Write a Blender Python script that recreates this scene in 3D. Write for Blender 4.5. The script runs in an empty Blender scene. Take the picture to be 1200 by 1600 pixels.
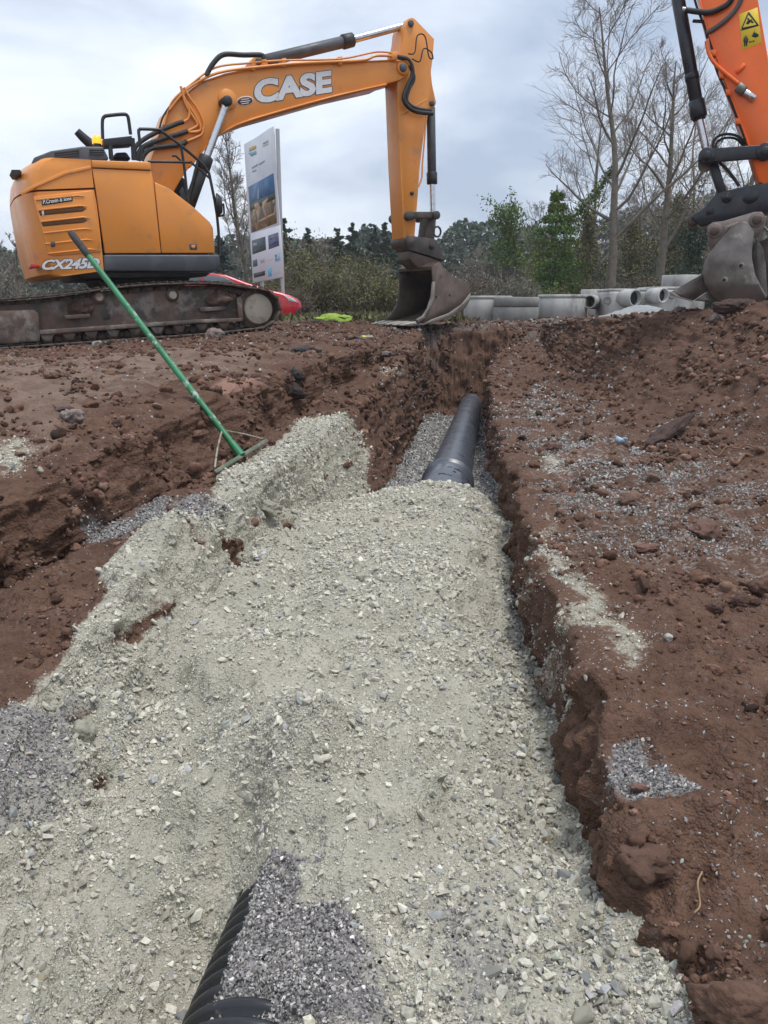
import bpy, bmesh, math, random
import numpy as np
from mathutils import Vector, Matrix, Euler

# ------------------------------------------------------------------ camera, sky, sun, exposure
random.seed(7); RNG = np.random.default_rng(7)
R = math.radians
SC = bpy.context.scene
COL = SC.collection
EYE = .35                      # lens height above the level the machines stand on
FPX = 1202.0                   # focal length in pixels of a 1200 x 1600 frame
PITCH = R(15)
cam = bpy.data.cameras.new('camera'); camo = bpy.data.objects.new('camera', cam); COL.objects.link(camo)
cam.sensor_fit = 'VERTICAL'; cam.sensor_height = 36; cam.lens = FPX / 1600 * 36
cam.clip_start = .02; cam.clip_end = 2000
camo.location = (0, 0, EYE); camo.rotation_euler = (R(90) - PITCH, 0, 0)
SC.camera = camo

SUN_EL, SUN_AZ = R(74), R(118)       # azimuth from +Y towards +X: from the right, a little behind the camera
world = bpy.data.worlds.new('World'); SC.world = world; world.use_nodes = True
wn, wl = world.node_tree.nodes, world.node_tree.links
wn.clear()
wo = wn.new('ShaderNodeOutputWorld')
sky = wn.new('ShaderNodeTexSky'); sky.sky_type = 'NISHITA'; sky.sun_disc = False
sky.sun_elevation = SUN_EL; sky.sun_rotation = SUN_AZ; sky.air_density = 1.6; sky.dust_density = 3.0
bg1 = wn.new('ShaderNodeBackground'); bg1.inputs[1].default_value = .09
wl.new(sky.outputs[0], bg1.inputs[0])
tc = wn.new('ShaderNodeTexCoord')
mp = wn.new('ShaderNodeMapping'); mp.inputs['Scale'].default_value = (1.5, 1.5, 3.8); mp.inputs['Location'].default_value = (.7, .2, .35)
wl.new(tc.outputs['Generated'], mp.inputs[0])
nz = wn.new('ShaderNodeTexNoise'); nz.inputs['Scale'].default_value = 1.35; nz.inputs['Detail'].default_value = 7; nz.inputs['Roughness'].default_value = .52; nz.inputs['Distortion'].default_value = .35
wl.new(mp.outputs[0], nz.inputs['Vector'])
cr = wn.new('ShaderNodeValToRGB'); cr.color_ramp.elements[0].position = .36; cr.color_ramp.elements[1].position = .64
cr.color_ramp.elements[0].color = (.30, .362, .475, 1); cr.color_ramp.elements[1].color = (.71, .745, .805, 1)
em = cr.color_ramp.elements.new(.5); em.color = (.505, .56, .655, 1)
wl.new(nz.outputs[0], cr.inputs[0])
bg2 = wn.new('ShaderNodeBackground'); bg2.inputs[1].default_value = 1.0
wl.new(cr.outputs[0], bg2.inputs[0])
mx = wn.new('ShaderNodeMixShader'); mx.inputs[0].default_value = .88
wl.new(bg1.outputs[0], mx.inputs[1]); wl.new(bg2.outputs[0], mx.inputs[2]); wl.new(mx.outputs[0], wo.inputs[0])

sl = bpy.data.lights.new('sun', 'SUN'); sl.energy = 1.5; sl.angle = R(16); sl.color = (1, .97, .92)
so = bpy.data.objects.new('sun', sl); COL.objects.link(so)
sdir = Vector((math.sin(SUN_AZ) * math.cos(SUN_EL), math.cos(SUN_AZ) * math.cos(SUN_EL), math.sin(SUN_EL)))
so.rotation_euler = sdir.to_track_quat('Z', 'Y').to_euler()
so.location = (0, 0, 30)
SC.view_settings.view_transform = 'Standard'; SC.view_settings.look = 'None'
SC.view_settings.gamma = 1; SC.view_settings.exposure = .72; SC.view_settings.use_curve_mapping = False
SC.cycles.use_denoising = True
SC.cycles.max_bounces = 6; SC.cycles.diffuse_bounces = 3; SC.cycles.glossy_bounces = 3; SC.cycles.transparent_max_bounces = 6
SC.cycles.caustics_reflective = False; SC.cycles.caustics_refractive = False

# ------------------------------------------------------------------ pixel -> place
cp, sp = math.cos(PITCH), math.sin(PITCH)
def ray(px, py):
    u = (px - 600) / FPX; v = -(py - 800) / FPX
    return np.array([u, cp + v * sp, -sp + v * cp])
def P(px, py, e):              # where that line of sight meets the level e below / above the lens
    d = ray(px, py); p = d * (e / d[2]); return np.array([p[0], p[1], EYE + e])
def W(px, py, Y):              # at the forward distance Y
    d = ray(px, py); p = d * (Y / d[1]); return np.array([p[0], p[1], EYE + p[2]])
def project(p):
    p = np.asarray(p, float); x, y, z = p[..., 0], p[..., 1], p[..., 2] - EYE
    dep = y * cp - z * sp; up = y * sp + z * cp
    return 600 + FPX * x / dep, 800 - FPX * up / dep, dep

# ------------------------------------------------------------------ noise
def _h(i, j, k, seed):
    n = (i * 374761393 + j * 668265263 + k * 1440662683 + seed * 974634541) & 0xffffffff
    n = ((n ^ (n >> 13)) * 1274126177) & 0xffffffff
    n = (n ^ (n >> 16))
    return (n & 0xffff) / 32767.5 - 1.0
def vnoise(x, y, z, seed=0):
    xi, yi, zi = np.floor(x).astype(np.int64), np.floor(y).astype(np.int64), np.floor(z).astype(np.int64)
    fx, fy, fz = x - xi, y - yi, z - zi
    fx, fy, fz = fx*fx*(3-2*fx), fy*fy*(3-2*fy), fz*fz*(3-2*fz)
    def L(a, b, t): return a + (b - a) * t
    c = lambda a, b, d: _h(xi + a, yi + b, zi + d, seed)
    return L(L(L(c(0,0,0), c(1,0,0), fx), L(c(0,1,0), c(1,1,0), fx), fy),
             L(L(c(0,0,1), c(1,0,1), fx), L(c(0,1,1), c(1,1,1), fx), fy), fz)
def fbm(p, scale, octs=3, seed=0, gain=.5):
    s = 0; a = 1; tot = 0; f = 1 / scale
    for o in range(octs):
        s = s + a * vnoise(p[..., 0] * f + 13.7 * o, p[..., 1] * f + 5.1 * o, p[..., 2] * f, seed + o)
        tot += a; a *= gain; f *= 2.03
    return s / tot
def billow(p, scale, octs=3, seed=0, gain=.5):
    s = 0; a = 1; tot = 0; f = 1 / scale
    for o in range(octs):
        s = s + a * (1 - 2 * np.abs(vnoise(p[..., 0] * f + 3.7 * o, p[..., 1] * f + 9.1 * o, p[..., 2] * f, seed + o)))
        tot += a; a *= gain; f *= 2.03
    return s / tot - .30
def sstep(a, b, x):
    t = np.clip((x - a) / (b - a), 0, 1); return t * t * (3 - 2 * t)

# ------------------------------------------------------------------ materials
def new_mat(name):
    m = bpy.data.materials.new(name); m.use_nodes = True
    nt = m.node_tree; b = nt.nodes['Principled BSDF']
    return m, nt.nodes, nt.links, b
def rgb(h):                    # sRGB 0-255 -> linear
    return tuple(((c / 255 + .055) / 1.055) ** 2.4 if c > 10 else c / 3294.6 for c in h) + (1,)
MATS = {}
def mat(name, col, rough=.6, metal=0, col2=None, scale=3, lo=.4, hi=.65, bump=0, bscale=40, spec=.5, rvar=.1, coat=0, col3=None, s3=20, lo3=.6, hi3=.7, emit=None, stretch=None, trans=0, island=0, detail=6):
    """procedural material: base colour, a second colour in patches of noise (dirt, wear), fine bump"""
    if name in MATS: return MATS[name]
    m, n, l, b = new_mat(name)
    tcn = n.new('ShaderNodeTexCoord'); vec = tcn.outputs['Object']
    if stretch:
        mpn = n.new('ShaderNodeMapping'); mpn.inputs['Scale'].default_value = stretch; l.new(vec, mpn.inputs[0]); vec = mpn.outputs[0]
    cur = None
    def noise_fac(sc, a, z, det=6):
        t = n.new('ShaderNodeTexNoise'); t.inputs['Scale'].default_value = sc; t.inputs['Detail'].default_value = det; t.inputs['Roughness'].default_value = .6
        l.new(vec, t.inputs['Vector'])
        r = n.new('ShaderNodeMapRange'); r.inputs[1].default_value = a; r.inputs[2].default_value = z; r.clamp = True
        l.new(t.outputs[0], r.inputs[0]); return t, r.outputs[0]
    def mixc(fac, a, c2):
        x = n.new('ShaderNodeMix'); x.data_type = 'RGBA'; l.new(fac, x.inputs[0])
        if isinstance(a, tuple): x.inputs[6].default_value = a
        else: l.new(a, x.inputs[6])
        x.inputs[7].default_value = c2; return x.outputs[2]
    cur = tuple(col)[:3] + (1,)
    if col2:
        t, f = noise_fac(scale, lo, hi, detail); cur = mixc(f, cur, tuple(col2)[:3] + (1,))
    if col3:
        t3, f3 = noise_fac(s3, lo3, hi3); cur = mixc(f3, cur, tuple(col3)[:3] + (1,))
    if island:
        g = n.new('ShaderNodeNewGeometry'); hv = n.new('ShaderNodeHueSaturation')
        mr = n.new('ShaderNodeMapRange'); mr.inputs[3].default_value = 1 - island; mr.inputs[4].default_value = 1 + island
        l.new(g.outputs['Random Per Island'], mr.inputs[0]); l.new(mr.outputs[0], hv.inputs['Value'])
        mh = n.new('ShaderNodeMapRange'); mh.inputs[3].default_value = .485; mh.inputs[4].default_value = .515
        l.new(g.outputs['Random Per Island'], mh.inputs[0]); l.new(mh.outputs[0], hv.inputs['Hue'])
        if isinstance(cur, tuple): hv.inputs['Color'].default_value = cur
        else: l.new(cur, hv.inputs['Color'])
        cur = hv.outputs[0]
    if isinstance(cur, tuple): b.inputs['Base Color'].default_value = cur
    else: l.new(cur, b.inputs['Base Color'])
    b.inputs['Metallic'].default_value = metal; b.inputs['Specular IOR Level'].default_value = spec
    b.inputs['Coat Weight'].default_value = coat; b.inputs['Coat Roughness'].default_value = .15
    t, f = noise_fac(scale * 2.3, .3, .7)
    mr = n.new('ShaderNodeMapRange'); mr.inputs[3].default_value = max(0, rough - rvar); mr.inputs[4].default_value = min(1, rough + rvar)
    l.new(f, mr.inputs[0]); l.new(mr.outputs[0], b.inputs['Roughness'])
    if bump:
        tb, _ = noise_fac(bscale, 0, 1, 5)
        bp = n.new('ShaderNodeBump'); bp.inputs['Strength'].default_value = 1; bp.inputs['Distance'].default_value = bump
        l.new(tb.outputs[0], bp.inputs['Height']); l.new(bp.outputs[0], b.inputs['Normal'])
    if emit:
        b.inputs['Emission Color'].default_value = tuple(emit[:3]) + (1,); b.inputs['Emission Strength'].default_value = emit[3]
    if trans:
        b.inputs['Transmission Weight'].default_value = trans
    MATS[name] = m
    return m

# ------------------------------------------------------------------ mesh helpers
def link(name, me, parent=None, m=None, loc=None):
    o = bpy.data.objects.new(name, me); COL.objects.link(o)
    if parent is not None: o.parent = parent
    if loc is not None: o.location = loc
    if m is not None and me is not None:
        if not me.materials: me.materials.append(m)
    return o
def tag(o, label=None, cat=None, group=None, kind=None):
    if label: o['label'] = label
    if cat: o['category'] = cat
    if group: o['group'] = group
    if kind: o['kind'] = kind
    return o
def empty(name, loc, label=None, cat=None, group=None):
    o = bpy.data.objects.new(name, None); COL.objects.link(o); o.location = loc; o.empty_display_size = .2
    return tag(o, label, cat, group)
def copy_tree(o, parent=None):
    c = o.copy(); COL.objects.link(c); c.parent = parent
    for ch in [x for x in o.children]: copy_tree(ch, c)
    return c
def npmesh(name, v, f, smooth=False):
    """v (n,3), f (m,k) arrays"""
    me = bpy.data.meshes.new(name); v = np.asarray(v, np.float32); f = np.asarray(f, np.int32)
    k = f.shape[1]
    me.vertices.add(len(v)); me.vertices.foreach_set('co', v.ravel())
    me.loops.add(f.size); me.loops.foreach_set('vertex_index', f.ravel())
    me.polygons.add(len(f)); me.polygons.foreach_set('loop_start', np.arange(0, f.size, k, dtype=np.int32))
    me.polygons.foreach_set('use_smooth', np.full(len(f), smooth, dtype=bool))
    me.update(calc_edges=True)
    return me

class MB:
    """collects shapes for one mesh"""
    def __init__(s): s.v = []; s.f = []; s.sm = []
    def add(s, vs, fs, smooth=False):
        o = len(s.v); s.v += [tuple(map(float, p)) for p in vs]
        s.f += [tuple(i + o for i in f) for f in fs]; s.sm += [smooth] * len(fs); return s
    def box(s, c, size, M=None):
        hx, hy, hz = (q / 2 for q in size)
        vs = [Vector((x * hx, y * hy, z * hz)) for z in (-1, 1) for y in (-1, 1) for x in (-1, 1)]
        if M is not None: vs = [M @ q for q in vs]
        vs = [q + Vector(c) for q in vs]
        return s.add(vs, [(0,2,3,1), (4,5,7,6), (0,1,5,4), (2,6,7,3), (0,4,6,2), (1,3,7,5)])
    def frustum(s, p0, p1, r0, r1, n=12, cap=True):
        p0, p1 = Vector(p0), Vector(p1); ax = p1 - p0
        if ax.length < 1e-7: return s
        q = ax.to_track_quat('Z', 'Y'); a = q @ Vector((1, 0, 0)); b = q @ Vector((0, 1, 0))
        vs = []
        for p, r in ((p0, r0), (p1, r1)):
            for i in range(n):
                t = 2 * math.pi * i / n; vs.append(p + a * (r * math.cos(t)) + b * (r * math.sin(t)))
        s.add(vs, [(i, (i+1) % n, n + (i+1) % n, n + i) for i in range(n)], True)
        if cap: s.add(vs[:n], [tuple(range(n - 1, -1, -1))]); s.add(vs[n:], [tuple(range(n))])
        return s
    def tube(s, pts, r, n=8, cap=True):
        pts = [Vector(p) for p in pts]; rs = r if isinstance(r, (list, tuple)) else [r] * len(pts)
        rings = []; up = None
        for i, p in enumerate(pts):
            d = (pts[min(i+1, len(pts)-1)] - pts[max(i-1, 0)])
            if d.length < 1e-9: d = Vector((0, 0, 1))
            d.normalize()
            if up is None:
                up = Vector((0, 0, 1)) if abs(d.z) < .9 else Vector((1, 0, 0))
            a = d.cross(up)
            if a.length < 1e-6: a = d.cross(Vector((1, .3, 0)))
            a.normalize(); b = a.cross(d).normalized(); up = b
            rings.append([p + a * (rs[i] * math.cos(2*math.pi*k/n)) + b * (rs[i] * math.sin(2*math.pi*k/n)) for k in range(n)])
        vs = [q for g in rings for q in g]
        fs = [(i*n + k, i*n + (k+1) % n, (i+1)*n + (k+1) % n, (i+1)*n + k) for i in range(len(pts)-1) for k in range(n)]
        s.add(vs, fs, True)
        if cap: s.add(rings[0], [tuple(range(n-1, -1, -1))]); s.add(rings[-1], [tuple(range(n))])
        return s
    def lathe(s, p0, axis, prof, n=24):
        """prof: list of (distance along axis, radius)"""
        ax = Vector(axis).normalized(); q = ax.to_track_quat('Z', 'Y'); a = q @ Vector((1,0,0)); b = q @ Vector((0,1,0)); p0 = Vector(p0)
        vs = [p0 + ax * d + a * (r * math.cos(2*math.pi*k/n)) + b * (r * math.sin(2*math.pi*k/n)) for d, r in prof for k in range(n)]
        fs = [(i*n + k, i*n + (k+1) % n, (i+1)*n + (k+1) % n, (i+1)*n + k) for i in range(len(prof)-1) for k in range(n)]
        return s.add(vs, fs, True)
    def blob(s, c, r, seed=0, amp=.25, sub=2, M=None, cuts=9):
        bm = bmesh.new(); bmesh.ops.create_icosphere(bm, subdivisions=sub, radius=1)
        p = np.array([v.co[:] for v in bm.verts]); q = p + seed * 3.1
        p = p * (1 + amp * fbm(q, .9, 2, seed))[:, None]
        rg = np.random.default_rng(seed)
        for k in range(cuts):                               # broken faces
            n_ = rg.normal(size=3); n_ /= np.linalg.norm(n_); h_ = rg.uniform(.55, .85); ov = np.maximum(0, p @ n_ - h_); p = p - ov[:, None] * n_ * .85
        p = p * (1 + amp * .45 * billow(q, .42, 2, seed + 5) + amp * .5 * billow(q, .17, 3, seed + 9))[:, None] * np.asarray(r)
        if M is not None: p = p @ np.array(M.to_3x3()).T
        fs = [tuple(v.index for v in f.verts) for f in bm.faces]; bm.free()
        return s.add(p + np.asarray(c), fs, True)
    def mesh(s, name, off=(0, 0, 0), bevel=0, seg=2, recalc=True, angle=30):
        me = bpy.data.meshes.new(name); off = Vector(off)
        me.from_pydata([Vector(p) - off for p in s.v], [], s.f)
        me.polygons.foreach_set('use_smooth', s.sm)
        if recalc or bevel:
            bm = bmesh.new(); bm.from_mesh(me)
            if bevel:
                bmesh.ops.remove_doubles(bm, verts=bm.verts, dist=1e-5)
            bmesh.ops.recalc_face_normals(bm, faces=bm.faces)
            if bevel:
                ed = [e for e in bm.edges if len(e.link_faces) == 2 and e.calc_face_angle(0) > R(angle)]
                bmesh.ops.bevel(bm, geom=ed, offset=bevel, segments=seg, profile=.5, affect='EDGES', clamp_overlap=True)
                for f in bm.faces: f.smooth = True
                for e in bm.edges:
                    if len(e.link_faces) == 2 and e.calc_face_angle(0) > R(50): e.smooth = False
            bm.to_mesh(me); bm.free()
        me.update(); return me
    def obj(s, name, m, parent=None, bevel=0, seg=2, label=None):
        off = (0, 0, 0)
        p = parent
        while p is not None:
            off = Vector(off) + p.location; p = p.parent
        o = link(name, s.mesh(name, off, bevel, seg), parent, m)
        if label: o['label'] = label
        return o

def on_curve(pts, n=8):
    """Catmull-Rom through points"""
    pts = [Vector(p) for p in pts]; out = []
    for i in range(len(pts) - 1):
        p0 = pts[max(i-1, 0)]; p1 = pts[i]; p2 = pts[i+1]; p3 = pts[min(i+2, len(pts)-1)]
        for k in range(n):
            t = k / n
            out.append(.5 * ((2*p1) + (p2-p0)*t + (2*p0-5*p1+4*p2-p3)*t*t + (3*p1-p0-3*p2+p3)*t**3))
    return out + [pts[-1]]

# ------------------------------------------------------------------ the ground: a sheet swept along the trench
AL = R(8)                                   # the trench runs a little to the right of the view
AX = np.array([math.sin(AL), math.cos(AL)]); BX = np.array([math.cos(AL), -math.sin(AL)])
def st(p): return (p[0]*AX[0] + p[1]*AX[1], p[0]*BX[0] + p[1]*BX[1], p[2])
def xy(s, t): return s * AX[0] + t * BX[0], s * AX[1] + t * BX[1]
GZ = -.02
def line(pts, tail=()): return np.array(sorted([st(p) for p in pts]) + list(tail))
def const(t, z): return np.array([(-20, t, z), (300, t, z)])
track = line([W(-150,560,8.9), W(0,549,9.65), W(430,517,11.35)], [(13,-3.0,.02), (300,-3.0,.1)])
crestL = line([P(-200,760,-.7), P(0,640,-.53), P(150,600,-.48), P(300,578,-.45), P(430,562,-.44), P(560,545,-.43)], [(10.5,-1.75,-.1), (13.2,-1.9,-.05), (300,-1.9,.1)])
toeL = line([P(-200,1150,-1.0), P(-60,950,-1.02), P(60,880,-1.02), P(200,800,-.9), P(330,740,-.86), P(430,670,-.82), P(530,600,-.70), P(590,565,-.58)], [(12.2,-1.65,-.15), (13.4,-1.7,-.05), (300,-1.7,.1)])
topL = line([P(-100,1400,-.98), P(60,1080,-.95), P(170,950,-.88), P(270,830,-.82), P(420,745,-.84), P(535,650,-.80), P(605,590,-.70), P(634,560,-.58)], [(11.0,-1.14,-.2), (13.0,-1.25,-.12), (13.6,-1.3,-.05), (300,-1.45,.1)])
botL = line([P(50,1600,-1.08), P(120,1350,-1.10), P(230,1080,-1.08), P(370,885,-1.05), P(440,805,-1.08), P(600,768,-1.36), P(652,665,-1.72)], [(13.2,-1.0,-1.36), (13.5,-1.12,-.75), (13.85,-1.15,-.1), (14.2,-1.2,-.02), (300,-1.2,.1)])
FL = [(5.45,-1.03), (6,-1.06), (11.5,-1.34), (13.15,-1.38), (13.45,-.85), (13.9,-.1), (14.3,0), (300,.1)]
def bed(t, zs): return np.array([(s, t, z) for s, z in zs] + [(s, t, z) for s, z in FL])
pipeL = bed(-.54, [(-3,-.92), (.9,-.96), (1.15,-.955), (1.27,-.90), (1.42,-.77), (1.6,-.67), (2.0,-.64), (2.4,-.68), (3,-.74), (4.2,-.78), (4.95,-.80)])
pipeC = bed(-.40, [(-3,-.84), (.88,-.80), (.94,-.765), (1.0,-.742), (1.2,-.738), (1.3,-.72), (1.42,-.67), (1.55,-.635), (1.9,-.655), (2.3,-.70), (3,-.745), (4.2,-.755), (4.75,-.735), (4.95,-.745), (5.12,-.80)])
pipeR = bed(-.18, [(-3,-.79), (.86,-.77), (.94,-.715), (1.02,-.69), (1.2,-.68), (1.5,-.655), (1.9,-.70), (2.6,-.765), (3.4,-.775), (4.4,-.76), (4.8,-.755), (4.98,-.775), (5.15,-.85)])
botR = line([P(1090,1600,-1.04), P(960,1400,-1.10), P(905,1260,-1.18), P(898,1170,-1.22), P(824,1000,-1.28), P(808,830,-1.29), P(772,765,-1.4), P(757,660,-1.72)], [(13.15,0,-1.36), (13.45,.05,-.9), (13.9,.1,-.1), (14.3,.1,0), (300,.1,.1)])
topR = line([P(1130,1560,-.99), P(1010,1380,-.99), P(930,1240,-.95), P(957,1100,-.91), P(866,970,-.93), P(842,865,-.94), P(819,780,-.95), P(800,700,-.96), P(779,650,-.93), P(765,598,-.86)], [(11.3,.02,-.42), (12.4,.15,-.35), (13.2,.4,-.28), (13.8,.5,-.1), (14.3,.5,0), (300,.5,.1)])
toeR = line([P(1500,1000,-.85), P(1200,715,-.88), P(1075,665,-.9), P(1000,640,-.92), P(930,600,-.9), P(860,560,-.75)], [(13.3,.85,-.2), (14.5,.9,.02), (300,.9,.1)])
crestR = line([W(1500,440,5.5), W(1200,476,7.4), W(1050,492,9), W(950,500,10.5), W(850,508,13)], [(16,1.4,.05), (300,1.4,.1)])
midR = toeR.copy()
def samp(ln, s): return np.interp(s, ln[:, 0], ln[:, 1]), np.interp(s, ln[:, 0], ln[:, 2])
plat = np.array([(-5,5.5,.5), (7,5.2,.42), (9,5,.36), (12,5,.22), (17,5,.08), (300,5,.1)])

rows = [np.linspace(-25, -1, 18), np.linspace(-.9, .62, 26)]
s = .65; rr = []
while s < 12.9:
    rr.append(s); s += max(.0055, .0062 * s)
rows.append(np.array(rr)); rows.append(np.linspace(12.95, 14.4, 50))
s = 14.45; rr = []
while s < 300:
    rr.append(s); s += max(.08, .025 * (s - 10))
rows.append(np.array(rr)); S = np.concatenate(rows)
defs = [const(-260,-.2), const(-45,-.2), const(-14,-.15), track, crestL, 'brow', toeL, topL, botL, pipeL, pipeC, pipeR, botR, topR, None, toeR, crestR, plat, const(14,.15), const(45,.1), const(260,.1)]
cnts = [6, 12, 24, 90, 80, 60, 70, 70, 50, 44, 44, 80, 54, 90, 90, 110, 44, 14, 10, 6]
Ts, Zs = [], []
for k, d in enumerate(defs):
    if d is None or isinstance(d, str): Ts.append(None); Zs.append(None); continue
    a, b_ = samp(d, S); Ts.append(a); Zs.append(b_)
Ts[5] = Ts[4] * .15 + Ts[6] * .85; Zs[5] = Zs[4] * .88 + Zs[6] * .12
k = 14
Ts[k] = Ts[13] * .45 + Ts[15] * .55; Zs[k] = Zs[13] * .5 + Zs[15] * .5 - .03 * (S < 12)
for k in range(1, len(Ts)): Ts[k] = np.maximum(Ts[k], Ts[k-1] + .012)
tc_, zc_, sec = [], [], []
for k, c in enumerate(cnts):
    for i in range(c):
        f = i / c
        g = f if k not in (8, 9, 10, 11) else f * f * (3 - 2 * f) * .6 + f * .4
        tc_.append(Ts[k] + (Ts[k+1] - Ts[k]) * f); zc_.append(Zs[k] + (Zs[k+1] - Zs[k]) * g); sec.append(k + f)
tc_.append(Ts[-1]); zc_.append(Zs[-1]); sec.append(len(cnts))
T = np.stack(tc_, 1); Z = np.stack(zc_, 1); SEC = np.array(sec); SEC = np.where(SEC < 4, SEC, np.where(SEC < 6, 4 + (SEC - 4) / 2, SEC - 1))
NR, NC = T.shape
GX = S[:, None] * AX[0] + T * BX[0]; GY = S[:, None] * AX[1] + T * BX[1]
# soften the swept edges a little, rows and columns
for it in range(3):
    Z[:, 1:-1] = .5 * Z[:, 1:-1] + .25 * (Z[:, :-2] + Z[:, 2:])
for it in range(2):
    Z[1:-1] = .5 * Z[1:-1] + .25 * (Z[:-2] + Z[2:])
G0 = np.stack([GX, GY, Z], -1)

# pixel -> ground lookup on the swept sheet (before the relief is added)
_pp = project(G0.reshape(-1, 3)); _ok = _pp[2] > .3
_idx = np.where(_ok)[0]; _ppx, _ppy, _pd = _pp[0][_ok], _pp[1][_ok], _pp[2][_ok]
def ground_index(px, py, tol=9):
    d2 = (_ppx - px) ** 2 + (_ppy - py) ** 2
    c = np.where(d2 < tol * tol)[0]
    if len(c) == 0: return _idx[np.argmin(d2)]
    c2 = c[_pd[c] < _pd[c].min() * 1.04 + .03]
    return _idx[c2[np.argmin(d2[c2])]]
def inside(poly, x, y):
    r = np.zeros(x.shape, bool); n = len(poly)
    for i in range(n):
        x0, y0 = poly[i]; x1, y1 = poly[(i+1) % n]
        c = ((y0 > y) != (y1 > y)) & (x < (x1 - x0) * (y - y0) / (y1 - y0 + 1e-12) + x0)
        r ^= c
    return r
def seg_dist(poly, x, y):
    d = np.full(x.shape, 1e9); n = len(poly)
    for i in range(n):
        x0, y0 = poly[i]; x1, y1 = poly[(i+1) % n]; vx, vy = x1 - x0, y1 - y0; q = vx*vx + vy*vy + 1e-12
        t = np.clip(((x - x0) * vx + (y - y0) * vy) / q, 0, 1)
        d = np.minimum(d, np.hypot(x - x0 - t * vx, y - y0 - t * vy))
    return d
def region(pix, feather=.05, warp=.08, wscale=.25, seed=3):
    """soft mask (0..1) on the ground inside an outline given by pixels that lie on the ground"""
    pts = [tuple(G0.reshape(-1, 3)[ground_index(*p)][:2]) for p in pix]
    near = np.ones(GX.shape, bool)
    wx = GX + warp * WN1[seed % 2] * (wscale / .25); wy = GY + warp * WN2[seed % 2] * (wscale / .25)
    xs = [p[0] for p in pts]; ys = [p[1] for p in pts]
    m = np.zeros(GX.shape); sel = (GX > min(xs) - .6) & (GX < max(xs) + .6) & (GY > min(ys) - .6) & (GY < max(ys) + .6)
    x, y = wx[sel], wy[sel]
    sd = seg_dist(pts, x, y) * np.where(inside(pts, x, y), 1, -1)
    m[sel] = sstep(-feather, feather, sd); return m
WN1 = [fbm(G0, .22, 3, 41), fbm(G0, .12, 3, 43)]; WN2 = [fbm(G0, .22, 3, 51), fbm(G0, .12, 3, 53)]

s2 = S[:, None] + 0 * T; sc2 = SEC[None, :] + 0 * T
# pale crushed-stone fill: everything between the wall feet before the mound's end, the heap on the left, spills
pale = ((sc2 >= 7.0) & (sc2 <= 11.05)) * 1.0
wj = WN1[1] * .12
pale *= 1 - sstep(5.12, 5.3, s2 + wj)
pale = np.maximum(pale, region([(540,650),(500,655),(470,655),(440,690),(410,705),(350,748),(300,800),(235,815),(175,880),(150,960),(70,1060),(30,1110),(-60,1190),(-250,1400),(-600,1700),(60,1800),(300,1700),(300,1300),(330,1000),(420,850),(560,790),(575,740),(560,690)], .04, .06))
palespots = [[(1010,1010),(970,1000),(945,940),(890,870),(862,815),(852,830),(868,900),(892,975),(925,1025),(990,1060)],
             [(0,690),(40,700),(60,725),(20,735),(-30,730)], [(840,712),(878,712),(880,735),(845,740)], [(600,575),(632,570),(630,590),(600,592)]]
for k, q in enumerate(palespots): pale = np.maximum(pale, region(q, .13, .16, .25, k) * .75)
face = (sc2 > 6.12) * (sc2 < 7.1) * (s2 > 3.3)
pale *= 1 - face * (.12 + .5 * sstep(4.6, 6.2, s2) + .3 * WN1[1])
holes = np.maximum.reduce([region(q, .025, .05, .25, 1) for q in ([(180,1005),(200,965),(245,938),(268,930),(258,958),(215,990)], [(345,855),(375,828),(398,862),(372,888)], [(283,846),(318,842),(312,862)], [(122,1098),(150,1090),(152,1112),(128,1112)], [(150,1170),(185,1172),(180,1190),(150,1188)], [(430,815),(450,812),(447,835)])])
pale *= 1 - holes
dry = region([(-60,556),(100,556),(260,545),(480,545),(430,570),(330,590),(240,605),(130,640),(60,700),(-60,720)], .2, .3)  # dusty top soil, drawn paler to paint the lit top against the bank face
purple = ((sc2 >= 7.0) & (sc2 <= 11.2)) * sstep(5.2, 5.5, s2 + wj) * (1 - sstep(11.2, 12.6, s2 + WN1[0]))
pipe_cov = region([(400,1600),(340,1590),(340,1500),(372,1420),(435,1350),(480,1335),(512,1400),(545,1480),(590,1600)], .045, .07, .25, 1)
purp2 = region([(110,820),(230,790),(310,772),(345,785),(300,812),(250,812),(190,845)], .09, .12, .25, 1)
purp3 = region([(-80,1290),(-80,1130),(20,1110),(130,1060),(150,1110),(110,1190),(60,1240),(0,1300)], .05, .1)
purp4 = region([(950,1175),(985,1158),(1020,1205),(1095,1250),(1080,1285),(1000,1285),(962,1235)], .04, .06, .25, 0)
purp5 = region([(660,1440),(780,1400),(860,1520),(860,1600),(700,1600)], .12, .1, .25, 1) * .55
purp6 = region([(780,900),(820,900),(830,1010),(860,1070),(835,1080),(800,1000)], .05, .06, .25, 1) * .6
purple = np.maximum.reduce([purple, pipe_cov, purp2 * .75, purp3 * .58, purp4, purp5, purp6])
# far gravelly lip, tracked-in stone on the benches
lip = region([(590,512),(640,506),(740,503),(860,490),(1000,488),(1000,497),(870,502),(800,512),(700,518),(640,518)], .2, .3) * .6
speck = np.clip(region([(830,700),(900,690),(1000,700),(1200,760),(1200,930),(1080,900),(960,880),(900,830),(860,780)], .2, .25) * .55 + region([(770,640),(850,600),(950,650),(960,700),(850,720),(800,690)], .2, .2) * .3, 0, 1)
pink = region([(330,610),(370,595),(400,585),(398,600),(350,625)], .03, .03)
drytop = sstep(3.6, 4.1, 7 - sc2) * 0

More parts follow.
